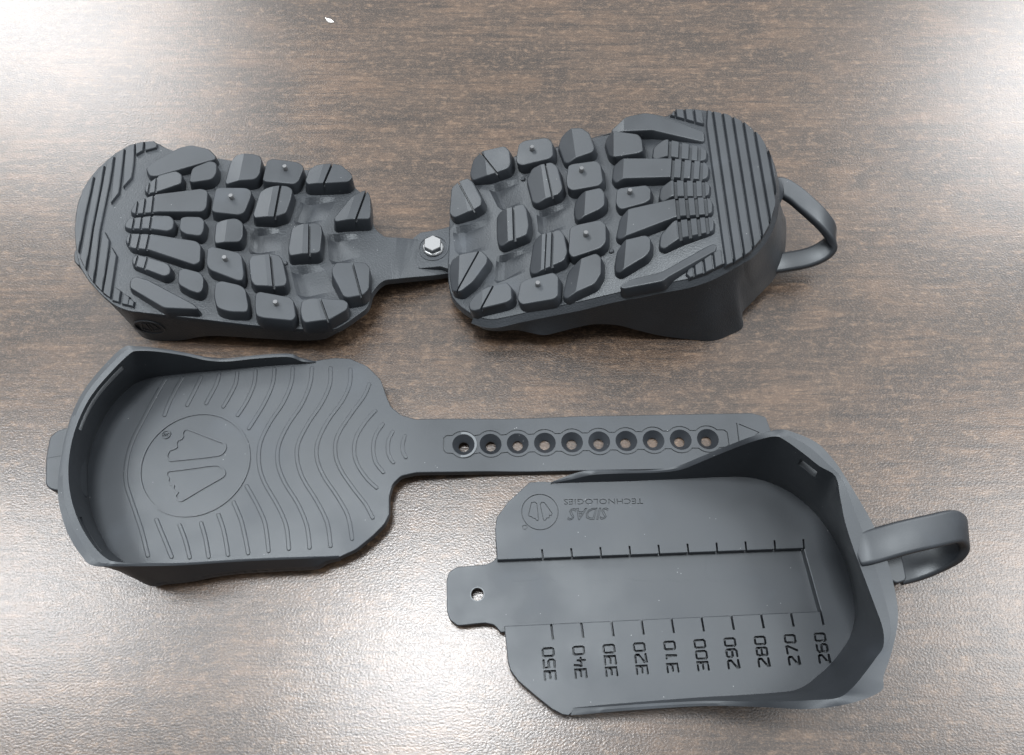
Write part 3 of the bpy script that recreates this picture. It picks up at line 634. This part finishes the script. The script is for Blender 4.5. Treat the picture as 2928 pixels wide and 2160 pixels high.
def shell_loft(keys, zm, zf, base_drop, slots, fillet_up=0.0, sub=4, out_extra=2.4):
    fl, ri, ro = [], [], []
    for f, i, o, h in keys:
        rim = at(*zm(i), zf+h); ri.append(rim); ro.append(at(*zm(o), zf+h))
        fl.append(at(*zm(f), zf) if f else Vector((rim.x, rim.y, zf)))
    fl, ri, ro = catmull(fl, sub), catmull(ri, sub), catmull(ro, sub)
    n = len(fl); NL = 8; rows = []; base = []
    for i in range(n):
        t = fl[min(i+1, n-1)]-fl[max(i-1, 0)]; t.z = 0; t.normalize(); out = Vector((t.y, -t.x, 0))
        if out.dot(ro[i]-ri[i]) < 0 and (ro[i]-ri[i]).length > .6: out = -out
        oe = min(out_extra, .7+max(0, ri[i].z-zf)*.35); bo = fl[i]+out*oe; bo.z = zf-base_drop; base.append((bo.x, bo.y))
        inn = [fl[i].lerp(ri[i], k/(NL-1)) for k in range(NL)]; inn[0].z -= .35
        mid = ri[i].lerp(ro[i], .5); mid.z += .25
        ob = fl[i]+out*oe; ob.z = zf
        outl = [ro[i].lerp(ob, k/(NL-1)) for k in range(NL)]
        rows.append((inn, mid, outl, bo))
    V, F = [], []; ids = []
    for inn, mid, outl, bo in rows:
        k0 = len(V); V += [*inn, mid, *outl, bo]; ids.append(k0)
    m_ = 2*NL+2
    opened = set((i, j) for a, b2, j0, j1 in slots for i in range(int(a*sub), int(b2*sub)) for j in range(j0, j1))
    for i in range(n-1):
        for k in range(m_):
            k2 = (k+1) % m_
            j = k if k < NL-1 else (2*NL-1-k if NL+1 <= k < 2*NL else None)   # level index of inner / outer cell
            if j is not None and k < NL-1 and (i, j) in opened: continue
            if NL+1 <= k < 2*NL:
                jj = NL-2-(k-NL-1)
                if (i, jj) in opened: continue
            F.append((ids[i]+k, ids[i]+k2, ids[i+1]+k2, ids[i+1]+k))
    for (i, j) in opened:
        I = lambda ii, jj: ids[ii]+jj
        O = lambda ii, jj: ids[ii]+NL+1+(NL-1-jj)
        if (i, j-1) not in opened: F.append((I(i, j), I(i+1, j), O(i+1, j), O(i, j)))
        if (i, j+1) not in opened: F.append((I(i, j+1), O(i, j+1), O(i+1, j+1), I(i+1, j+1)))
        if (i-1, j) not in opened: F.append((I(i, j), O(i, j), O(i, j+1), I(i, j+1)))
        if (i+1, j) not in opened: F.append((I(i+1, j), I(i+1, j+1), O(i+1, j+1), O(i+1, j)))
    F.append(tuple(ids[0]+k for k in range(m_))); F.append(tuple(ids[-1]+k for k in range(m_-1, -1, -1)))
    return (V, F), fl, ri, ro, base
(wallA), flA, riA, roA, baseA = shell_loft(A_KEYS, Z3, ZF, 4.2, [(9.5, 12.75, 5, 6), (17, 19.5, 5, 6)])
g3 = lambda p: (lambda q: (q.x, q.y))(on(*Z3(p), zst)); gN = lambda p: (lambda q: (q.x, q.y))(on(*p, zst))
right = [g3(p) for p in ((1880, 1250), (1980, 1170), (2050, 1100), (2080, 1040), (2080, 930), (2100, 860), (2150, 812), (2240, 792))] + \
        [gN(p) for p in ((1400, 1349), (1650, 1347), (2180, 1338), (2207, 1315), (2206, 1235), (2190, 1192), (2150, 1181), (1650, 1190), (1250, 1197))] + \
        [g3(p) for p in ((2240, 475), (2150, 450), (2090, 400), (2060, 330), (2030, 240), (1950, 160), (1850, 115), (1750, 110))]
slab2 = ccw(fillet(baseA[1:-1]+right, .9, 2))
slabA = prism(slab2, ZF-3.3, ZF, .3)
# countersunk holes along the strap + engraved scalloped border and arrow
holes = []
for k in range(10):
    t = k/9; px = 1325+t*(2024-1325); py = 1272+t*(1256-1272)
    q = on(px, py, zst); q.z = ZF; holes.append(q)
cut = []
def cone(c, prof, n=28): return lathe(prof, c, n)
for q in holes: cut.append(cone(q, [(1.95, ZF-6), (1.95, ZF-2.5), (4.1, ZF+.02), (4.9, ZF+1)]))
slabA = boolean(slabA, join(*cut))
hd = (holes[-1]-holes[0]).normalized(); hn = Vector((-hd.y, hd.x, 0)); pitch = (holes[-1]-holes[0]).length/9
def scal(side):
    pts = []
    for k, q in enumerate(holes):
        for a in range(-48, 49, 12):
            an = math.radians(a); rr = 5.3
            p = q+hd*rr*math.sin(an)+hn*side*rr*math.cos(an); pts.append((p.x, p.y))
    return pts
st = holes[0]-hd*7.2; en = holes[-1]+hd*7.6
top = [((st+hn*3.4+hd*1.0).x, (st+hn*3.4+hd*1.0).y)]+scal(1)+[((en+hn*3.4-hd).x, (en+hn*3.4-hd).y)]
bot = [((st-hn*3.4+hd*1.0).x, (st-hn*3.4+hd*1.0).y)]+scal(-1)+[((en-hn*3.4-hd).x, (en-hn*3.4-hd).y)]
loop2 = top+[((en+hn*2.4).x, (en+hn*2.4).y), ((en-hn*2.4).x, (en-hn*2.4).y)]+bot[::-1]+[((st-hn*2.4).x, (st-hn*2.4).y), ((st+hn*2.4).x, (st+hn*2.4).y)]
ap = [(lambda q: (q.x, q.y))(on(*R4(p), zst)) for p in ((2000, 95), (2155, 158), (2010, 300), (1985, 150))]
grv = [stroke_vf(loop2, .42, ZF-.5, ZF+.5, True), stroke_vf(ap[:3], .42, ZF-.5, ZF+.5), stroke_vf([(lambda q: (q.x, q.y))(on(*R4(p), zst)) for p in ((1978, 88), (1992, 205), (2005, 300))], .42, ZF-.5, ZF+.5)]
slabA = boolean(slabA, join(*grv))
bmx = to_bm(slabA)
for k in range(24):
    bmesh.ops.bisect_plane(bmx, geom=bmx.verts[:]+bmx.edges[:]+bmx.faces[:], dist=1e-4, plane_co=(-50+2.7*k, 0, 0), plane_no=(1, 0, 0))
for v in bmx.verts: v.co.z += zst(v.co.x, 0)-ZF
slabA = from_bm(bmx); bmx.free()
cupA = make('toe_cup', join(slabA, wallA), RUB, toeA, smooth=32)
# scuffed ring round the first hole
c0 = holes[0]
ringp = lambda r: [(c0.x+r*math.cos(2*math.pi*k/40), c0.y+r*math.sin(2*math.pi*k/40)) for k in range(40)]
wr = make('scuffed_hole_rim', ring_prism(ringp(5.0), ringp(4.15), zst(c0.x, 0)-.3, zst(c0.x, 0)+.12), RUB_WORN, toeA, origin=c0); wr['label'] = 'pale scuffed rim of the first strap hole'
# front tab with its parting line
tz = ZF+15
tabA = [(lambda q: (q.x, q.y))(at(*Z3(p), tz)) for p in ((180, 520), (112, 540), (65, 580), (42, 700), (38, 860), (60, 888), (105, 900), (190, 880))]
make('front_tab', prism(fillet(tabA, 1.0), ZF+3, tz, .5), RUB, toeA)
sl_ = [(lambda q: (q.x, q.y))(at(*Z3(p), tz)) for p in ((48, 706), (110, 695), (178, 686))]
make('parting_line', prism(ribbon2(sl_, .25), tz-.2, tz+.08), RUB_SOLE, toeA)
# wavy ribs
WAVES = [
 [(755, 240), (700, 330), (620, 480), (560, 600), (525, 720), (520, 850), (560, 980), (610, 1130), (650, 1285)],
 [(855, 230), (820, 290), (780, 370), (748, 452)], [(965, 225), (935, 290), (905, 350), (882, 392)], [(1072, 212), (1055, 270), (1020, 335), (995, 382)], [(1180, 200), (1168, 270), (1130, 345), (1096, 402)],
 [(1288, 188), (1278, 270), (1235, 370), (1182, 452)], [(1400, 178), (1388, 270), (1335, 390), (1248, 530)],
 [(1508, 172), (1500, 260), (1450, 380), (1370, 500), (1315, 620), (1308, 740), (1340, 850), (1420, 990), (1470, 1110), (1485, 1245)],
 [(1622, 170), (1610, 270), (1560, 390), (1480, 510), (1425, 630), (1420, 740), (1460, 850), (1540, 980), (1592, 1110), (1608, 1238)],
 [(1732, 172), (1728, 270), (1680, 380), (1600, 500), (1540, 620), (1535, 720), (1570, 830), (1650, 960), (1712, 1090), (1732, 1228)],
 [(1850, 180), (1845, 270), (1800, 370), (1720, 480), (1660, 600), (1650, 700), (1690, 810), (1770, 930), (1835, 1050), (1860, 1185)],
 [(1962, 268), (1930, 340), (1850, 450), (1775, 570), (1760, 670), (1790, 770), (1870, 890), (1940, 980), (1982, 1060)],
 [(1998, 425), (1940, 490), (1885, 580), (1872, 670), (1895, 750), (1950, 830), (2005, 882)],
 [(2042, 505), (2000, 570), (1985, 650), (2000, 730), (2045, 790)], [(2100, 550), (2076, 600), (2072, 660), (2085, 705), (2105, 732)], [(2172, 575), (2160, 620), (2160, 660), (2178, 702)],
 [(700, 1072), (745, 1180), (790, 1292)], [(838, 1105), (870, 1190), (897, 1295)], [(965, 1092), (990, 1180), (1010, 1292)], [(1068, 1042), (1100, 1140), (1125, 1280)], [(1158, 968), (1200, 1070), (1225, 1170), (1244, 1270)],
 [(1235, 872), (1300, 990), (1345, 1100), (1365, 1258)]]
for W in WAVES:
    P = [(lambda q: Vector((q.x, q.y, 0)))(on(*Z3(p), zst)) for p in W]
    P = catmull(P, 4)
    o2 = ccw(ribbon2([(p.x, p.y) for p in P], 1.5))
    L = lambda q, z: [(x, y, zst(x, y)+z) for x, y in q]
    make('wave_rib', rings([L(o2, -.2), L(offset2(o2, -.08), .26), L(offset2(o2, -.3), .36)]), RUB, toeA, smooth=25)
# emblem in the toe: ring and two feet
cl, cr, ct, cb = [at(*Z3(p), ZF) for p in ((608, 760), (1240, 720), (985, 437), (880, 1056))]
cc = (cl+cr)/2*.5+(ct+cb)/2*.5; rr_ = ((cr-cl).length+(ct-cb).length)/4
ringc = [(cc.x+rr_*math.cos(2*math.pi*k/72), cc.y+rr_*math.sin(2*math.pi*k/72)) for k in range(72)]
make('emblem_ring', stroke_vf(ringc, .7, ZF-.2, ZF+.4, True), RUB, toeA, origin=(cc.x, cc.y, ZF))
FEET = [[(800, 721), (930, 708), (1060, 692), (1095, 676), (1112, 642), (1098, 617), (1070, 606), (980, 572), (892, 538), (868, 541), (856, 560), (858, 580), (848, 594), (828, 602), (818, 622), (822, 640), (806, 652), (782, 660), (768, 680), (764, 704), (778, 720)],
        [(800, 781), (920, 765), (1040, 749), (1080, 757), (1104, 785), (1100, 812), (1060, 838), (960, 895), (870, 950), (845, 960), (820, 948), (814, 930), (826, 912), (812, 904), (800, 888), (802, 870), (786, 862), (770, 846), (772, 828), (762, 812), (764, 792), (778, 783)]]
for ft in FEET:
    P = [(p.x, p.y) for p in catmull([(*p, 0) for p in ccw([(lambda q: (q.x, q.y))(at(*Z3(p), ZF)) for p in ft])], 3, True)]
    make('emblem_foot', stroke_vf(P, .62, ZF-.2, ZF+.4, True), RUB, toeA)
# registered mark: small raised disc with an R
rc = at(*Z3((758, 567)), ZF)
rcp = lambda r: [(rc.x+r*math.cos(2*math.pi*k/28), rc.y+r*math.sin(2*math.pi*k/28)) for k in range(28)]
make('registered_ring', ring_prism(rcp(1.7), rcp(1.3), ZF-.2, ZF+.4), RUB_SOLE, toeA, origin=rc)
def place_strokes(strokes, org, ux, uy, s, w, z0, z1):
    out = []
    for stp in strokes:
        closed = stp[0] == stp[-1] and len(stp) > 3
        pts = [(org.x+(ux.x*x*.88+uy.x*y)*s, org.y+(ux.y*x*.88+uy.y*y)*s) for x, y in (stp[:-1] if closed else stp)]
        out.append(stroke_vf(pts, w, z0, z1, closed))
    return join(*out)
Rst = [[(-.3, -.5), (-.3, .5), (.15, .5), (.32, .35), (.32, .15), (.15, 0), (-.3, 0)], [(.02, 0), (.35, -.5)]]
make('registered_letter', place_strokes(Rst, rc, Vector((0, 1, 0)), Vector((-1, 0, 0)), 1.5, .3, ZF-.2, ZF+.4), RUB_SOLE, toeA, origin=rc)

# tread lugs underneath: a cheap block, repeated
def inside(c, poly, m):
    def inp(x, y):
        r_ = False; n = len(poly)
        for i in range(n):
            (x1, y1), (x2, y2) = poly[i][:2], poly[(i+1) % n][:2]
            if (y1 > y) != (y2 > y) and x < (x2-x1)*(y-y1)/(y2-y1)+x1: r_ = not r_
        return r_
    return all(inp(c[0]+dx, c[1]+dy) for dx in (-m, m) for dy in (-m, m))
def under_lugs(parent, centres, zf):
    base = None
    for (x, y, a) in centres:
        if base is None:
            P = fillet([(-4.2, -3.6), (4.2, -3.6), (4.2, 3.6), (-4.2, 3.6)], 1.2, 2); L = lambda q, z: [(px, py, z) for px, py in q]
            base = make('tread_lug', rings([L(P, 0), L(offset2(P, .8), zf-3.2)]), RUB, parent); o = base
        else:
            o = base.copy(); COL.objects.link(o)
        o.location = Vector((x, y, .05))*MM; o.rotation_euler = (0, 0, a)
        o.parent = parent; place_parent(o, parent)
xa0 = min(p[0] for p in slab2)+14
for_A = [(xa0+13*i, y, random.uniform(-.15, .15)) for i in range(7) for y in (-14, -27, -40, -53, -66) if not ((i in (0, 6)) and y in (-14, -66))]
under_lugs(toeA, [c for c in for_A if inside(c, slab2, 7)], ZF)

# ================================================================== 3. heel half, sole down
heelB = thing('heel_half', 'loose black rubber heel half lying sole down with engraved size scale and pull loop', 'overshoe part', (60, -80, 0))
B_KEYS = [((465, 292), (468, 291), (470, 286), .3), ((540, 290), (560, 273), (545, 256), 2.5), ((640, 287), (640, 256), (620, 238), 5), ((760, 284), (760, 250), (740, 237), 5.5), ((900, 278), (900, 247), (880, 236), 6), ((1000, 273), (1000, 235), (985, 220), 8.5), ((1100, 268), (1090, 200), (1080, 182), 15), ((1180, 265), (1200, 155), (1190, 137), 23), ((1240, 264), (1300, 118), (1290, 99), 31),
 ((1300, 270), (1385, 98), (1398, 70), 35.5), ((1370, 290), (1430, 115), (1465, 82), 35.5), ((1440, 322), (1500, 165), (1560, 125), 34.5), ((1510, 372), (1570, 220), (1632, 200), 33.5), ((1570, 435), (1636, 262), (1682, 275), 33), ((1620, 505), (1655, 350), (1735, 362), 32), ((1660, 580), (1675, 450), (1790, 460), 31), ((1690, 660), (1710, 560), (1835, 570), 30), ((1707, 740), (1755, 680), (1868, 680), 29), ((1715, 810), (1798, 795), (1890, 790), 28.5),
 ((1710, 870), (1830, 888), (1890, 870), 28.5), ((1690, 930), (1832, 960), (1875, 950), 29), ((1650, 990), (1800, 1010), (1855, 1020), 30), ((1605, 1043), (1752, 1075), (1832, 1085), 31), ((1560, 1082), (1700, 1135), (1822, 1145), 33), ((1520, 1115), (1645, 1172), (1690, 1196), 35), ((1465, 1140), (1540, 1181), (1530, 1218), 31.5), ((1380, 1150), (1393, 1187), (1393, 1213), 24), ((1250, 1159), (1250, 1186), (1250, 1207), 14.5), ((1105, 1167), (1105, 1184), (1105, 1205), 8.5), ((950, 1178), (950, 1191), (950, 1212), 6), ((800, 1190), (800, 1200), (800, 1222), 5.5), ((690, 1199), (690, 1208), (690, 1231), 4.5), ((600, 1208), (610, 1212), (610, 1239), 2), ((560, 1212), (560, 1214), (548, 1243), .3)]
wallB, flB, riB, roB, baseB = shell_loft(B_KEYS, Z4, ZF, 4.6, [(11.0, 12.0, 5, 6)], out_extra=2.6)
g4 = lambda p, z=ZF: (lambda q: (q.x, q.y))(at(*Z4(p), z)); gr3 = lambda p, z=ZF: (lambda q: (q.x, q.y))(at(*R3(p), z))
ZCH = ZF-3.2
left_lo = [gr3(p) for p in ((700, 1556), (650, 1548), (560, 1500), (430, 1395), (290, 1275), (228, 1190), (205, 1110), (195, 1000), (180, 860))]
tab_lo = [g4(p, ZCH) for p in ((262, 905), (235, 872), (195, 864), (85, 876), (50, 850), (40, 815), (38, 690), (48, 655), (80, 634), (200, 624), (232, 610), (246, 590))]
left_hi = [g4(p) for p in ((240, 545), (238, 480), (245, 430), (290, 368), (380, 286), (430, 283))]
base_poly = ccw(fillet(baseB[2:-2]+left_lo+tab_lo+left_hi, .8, 2))
slabB = prism(base_poly, ZF-5.4, ZCH, .25)
hole_c = at(*Z4((165, 746)), ZCH)
slabB = boolean(slabB, lathe([(2.15, ZF-9), (2.15, ZF+3)], hole_c, 28))
hrp = lambda r: [(hole_c.x+r*math.cos(2*math.pi*k/36), hole_c.y+r*math.sin(2*math.pi*k/36)) for k in range(36)]
make('tab_hole_rim', ring_prism(hrp(2.5), hrp(2.16), ZCH-.3, ZCH+.05), RUB_WORN, heelB, origin=hole_c)
cupB = make('heel_cup', join(slabB, wallB), RUB, heelB, smooth=32)
# floor plate: a C round the strap channel
ch = [g4(p) for p in ((247, 605), (1505, 557), (1577, 816), (275, 877))]
innerB = [(p.x, p.y) for p in flB]
in_off = [Vector(a).lerp(Vector(b2), .35) for a, b2 in zip(innerB, baseB)]
plate_poly = [tuple(p) for p in in_off[2:-2]]+left_lo+[ch[3], ch[2], ch[1], ch[0]]+left_hi[1:]
pl = []
for p in plate_poly:
    if not pl or (Vector(p)-Vector(pl[-1])).length > .05: pl.append(tuple(p[:2]))
plate = prism(ccw(pl), ZCH-.2, ZF, .22)
plate = join(plate)
# engravings
GL = [  # digits drawn in a 0.78 x 1 box
 [[(.0, .12), (.0, .88), (.12, 1), (.66, 1), (.78, .88), (.78, .12), (.66, 0), (.12, 0), (.0, .12)]],
 [[(.25, .95), (.5, .95), (.5, 0)]],
 [[(.0, 1), (.68, 1), (.78, .9), (.78, .64)], [(.78, .66), (.0, .16)], [(.0, .18), (.0, 0), (.8, 0)]],
 [[(.0, 1), (.78, 1), (.78, 0), (.0, 0)], [(.12, .5), (.78, .5)]],
 [[(.1, 1), (.0, .36)], [(.0, .38), (.8, .38)], [(.55, .68), (.55, 0)]],
 [[(.78, 1), (.02, 1), (.02, .55), (.66, .55), (.78, .44), (.78, .12), (.66, 0), (.0, 0)]],
 [[(.72, 1), (.14, 1), (.0, .86), (.0, .12), (.12, 0), (.66, 0), (.78, .12), (.78, .44), (.66, .56), (.0, .56)]],
 [[(.0, 1), (.78, 1), (.78, .84)], [(.78, .86), (.3, 0)]],
 [[(.0, .1), (.0, .9), (.1, 1), (.68, 1), (.78, .9), (.78, .1), (.68, 0), (.1, 0), (.0, .1)], [(.0, .52), (.78, .52)]],
 [[(.06, 0), (.64, 0), (.78, .14), (.78, .88), (.66, 1), (.12, 1), (.0, .88), (.0, .56), (.12, .44), (.78, .44)]]]
b0, t0 = at(*R3((597, 1258)), ZF), at(*R3((573, 992)), ZF); b1, t1 = at(*R2((1187, 1062)), ZF), at(*R2((1132, 785)), ZF)
numer = []; cutters = []
for k in range(10):
    t = k/9; o = b0.lerp(b1, t); e = t0.lerp(t1, t); ux = (e-o); Ln = ux.length; ux.normalize(); uy = Vector((-ux.y, ux.x, 0))
    txt = str(350-10*k); adv = Ln/2.83
    parts = []
    for i, chh in enumerate(txt):
        org = o+ux*adv*i
        parts.append(place_strokes(GL[int(chh)], org, ux, uy, adv*.98, .74, ZF-2.7, ZF+.4)); 
        cutters.append(parts[-1])
        numer.append((k, GL[int(chh)], org.copy(), ux.copy(), uy.copy(), adv*.98))
ta0, ta1 = (at(*R3((558, 812)), ZF), at(*R3((574, 938)), ZF)), (at(*R2((1098, 588)), ZF), at(*R2((1128, 724)), ZF))
tb0, tb1 = (at(*R3((483, 203)), ZF), at(*R3((491, 275)), ZF)), (at(*Z4((1503, 520)), ZF), at(*Z4((1507, 560)), ZF))
ticks = []
for k in range(10):
    t = k/9
    for (A0, A1, w) in ((ta0, ta1, .8), (tb0, tb1, .66)):
        p, q = A0[0].lerp(A1[0], t), A0[1].lerp(A1[1], t); d = (q-p).normalized()
        tri = [(p-d*.0), q]; pts = [(tri[0].x, tri[0].y), (tri[1].x, tri[1].y)]
        ticks.append((pts, w)); cutters.append(prism(ribbon2(pts, w, caps=0), ZF-2.6, ZF+.4))
# small emblem ring + lettering (engraved)
ec = at(*R4((403, 797)), ZF); er = ((at(*R4((548, 800)), ZF)-at(*R4((257, 795)), ZF)).length)/2
cutters.append(stroke_vf([(ec.x+er*math.cos(2*math.pi*k/56), ec.y+er*math.sin(2*math.pi*k/56)) for k in range(56)], .34, ZF-.6, ZF+.4, True))
SF = [[(335, 722), (362, 718), (378, 730), (392, 860), (378, 868), (365, 850), (345, 845), (335, 835), (318, 832), (312, 822)], [(415, 722), (438, 722), (500, 808), (495, 825), (480, 822), (478, 842), (458, 846), (452, 860), (435, 865), (428, 850), (405, 735)]]
for ft in SF:
    cutters.append(stroke_vf(ccw([(lambda q: (q.x, q.y))(at(*R4(p), ZF)) for p in ft]), .3, ZF-.6, ZF+.4, True))
dc = at(*R4((282, 922)), ZF); cutters.append(stroke_vf([(dc.x+.75*math.cos(2*math.pi*k/20), dc.y+.75*math.sin(2*math.pi*k/20)) for k in range(20)], .5, ZF-.4, ZF+.4, True))
def text_vf(body, shear=0.0):
    cu = bpy.data.curves.new('txt', 'FONT'); cu.body = body; cu.shear = shear; cu.resolution_u = 2; cu.fill_mode = 'FRONT'
    o = bpy.data.objects.new('txt', cu); COL.objects.link(o)
    ev = o.evaluated_get(bpy.context.evaluated_depsgraph_get()); me = ev.to_mesh()
    bm = bmesh.new(); bm.from_mesh(me); ev.to_mesh_clear(); bmesh.ops.remove_doubles(bm, verts=bm.verts, dist=1e-5)
    loops = []; used = set()
    for e in bm.edges:
        if e.is_boundary and e not in used:
            lp_ = []; v = e.verts[0]; cur = e
            while cur and cur not in used:
                used.add(cur); lp_.append((v.co.x, v.co.y)); v = cur.other_vert(v); cur = next((x for x in v.link_edges if x.is_boundary and x not in used), None)
            loops.append(lp_)
    vf = from_bm(bm); bm.free(); bpy.data.objects.remove(o); bpy.data.curves.remove(cu)
    return vf, loops
def fit_frame(p_left_base, p_right_base, p_top):
    """text origin at p_left_base (start of reading), running to p_right_base, up towards p_top"""
    o, r, t = [at(*R4(p), ZF) for p in (p_left_base, p_right_base, p_top)]
    ux = r-o; L = ux.length; ux.normalize(); uy = Vector((-ux.y, ux.x, 0)); h = (t-o).dot(uy); return o, ux, uy, L, h
def engraved_text(body, fr, outline, w, shear=0.0):
    vf, loops = text_vf(body, shear); o, ux, uy, L, h = fr
    xs = [p[0] for l in loops for p in l]; ys = [p[1] for l in loops for p in l]; x0, x1, y0, y1 = min(xs), max(xs), min(ys), max(ys)
    M = lambda p: ((o+ux*(p[0]-x0)/(x1-x0)*L+uy*(p[1]-y0)/(y1-y0)*h).x, (o+ux*(p[0]-x0)/(x1-x0)*L+uy*(p[1]-y0)/(y1-y0)*h).y)
    out = []
    if outline:
        for l in loops:
            P = ccw([M(p) for p in l]); out.append(stroke_vf(P, w, ZF-.5, ZF+.4, True))
    else:
        V, F = vf; lo_ = [(*M(p), ZF-.6) for p in V]; hi_ = [(*M(p), ZF+.4) for p in V]; n = len(V)
        FF = [tuple(reversed(f)) for f in F]+[tuple(i+n for i in f) for f in F]
        cnt = {}
        for f in F:
            for i in range(len(f)):
                a, c2 = f[i], f[(i+1) % len(f)]
                if (c2, a) in cnt: cnt.pop((c2, a))
                else: cnt[(a, c2)] = 1
        FF += [(a, c2, c2+n, a+n) for a, c2 in cnt]
        out.append((lo_+hi_, FF))
    return join(*out)
cutters.append(engraved_text('TECHNOLOGIES', fit_frame((1226, 688), (594, 694), (1222, 732)), False, 0))
cutters.append(engraved_text('SIDAS', fit_frame((948, 764), (622, 770), (945, 856)), True, .26, .35))
ok = boolean(plate, join(*cutters))
plateB = make('floor_plate', ok, RUB, heelB, smooth=25)
# engraved floors of the numerals and ticks, seen at the bottom of the cuts
by = {}
for k, gl, org, ux, uy, s in numer: by.setdefault(k, []).append(place_strokes(gl, org, ux, uy, s, .73, ZCH-.1, ZF-2.65))
for k, vfs in by.items(): make('size_numeral', join(*vfs), RUB_SOLE, heelB, smooth=0)
for pts, w in ticks: make('scale_tick', prism(ribbon2(pts, w*.97, caps=0), ZCH-.1, ZF-2.55), RUB_SOLE, heelB, smooth=0)
# pull loop standing out from the back wall
lb = [(R1((1085, 1235)), 37), (R1((1200, 1200)), 38.5), (R1((1480, 1120)), 38), (R1((1760, 1055)), 36), (R1((1960, 1015)), 32.5), (R1((2030, 1080)), 26), (R1((1960, 1190)), 20), (R1((1800, 1280)), 15), (R1((1600, 1360)), 12), (R1((1440, 1400)), 11)]
pathB = [at(*p, z) for p, z in lb]
loopB = make('pull_loop', sweep_ribbon(pathB, (.16, 1, 0), 10.4, 3.6, 8), RUB, heelB, smooth=60)
loopB['label'] = 'black rubber pull loop standing out from the back of the heel'
# outer band on the back wall below the loop
blk = [(lambda q: (q.x, q.y))(at(*R1(p), 30)) for p in ((1330, 1270), (1490, 1255), (1535, 1470), (1520, 1500), (1440, 1525), (1380, 1480))]
make('loop_anchor', prism(fillet(blk, 1.0), 14, 30, .5), RUB, heelB)
xb = [-36+13.5*i for i in range(9)]
for_B = [(x, y, random.uniform(-.15, .15)) for i, x in enumerate(xb) for y in (-58, -72, -86, -100) if not (i in (0, 8) and y in (-58, -100))]
under_lugs(heelB, [c for c in for_B if inside(c, base_poly, 7)], ZF)

# ================================================================== 4. a white crumb on the table
cp = [at(*zoomer(800, 0, .224)(p), .4) for p in ((578, 222), (605, 238), (650, 246), (692, 282), (655, 288), (622, 280), (598, 258))]
P = [(q.x, q.y) for q in cp]
cr_ = make('crumb', prism(ccw(P), 0.02, .5, .12), WHITE, origin=(P[0][0], P[0][1], 0))
cr_['label'] = 'tiny white paper crumb on the far part of the table'; cr_['category'] = 'crumb'
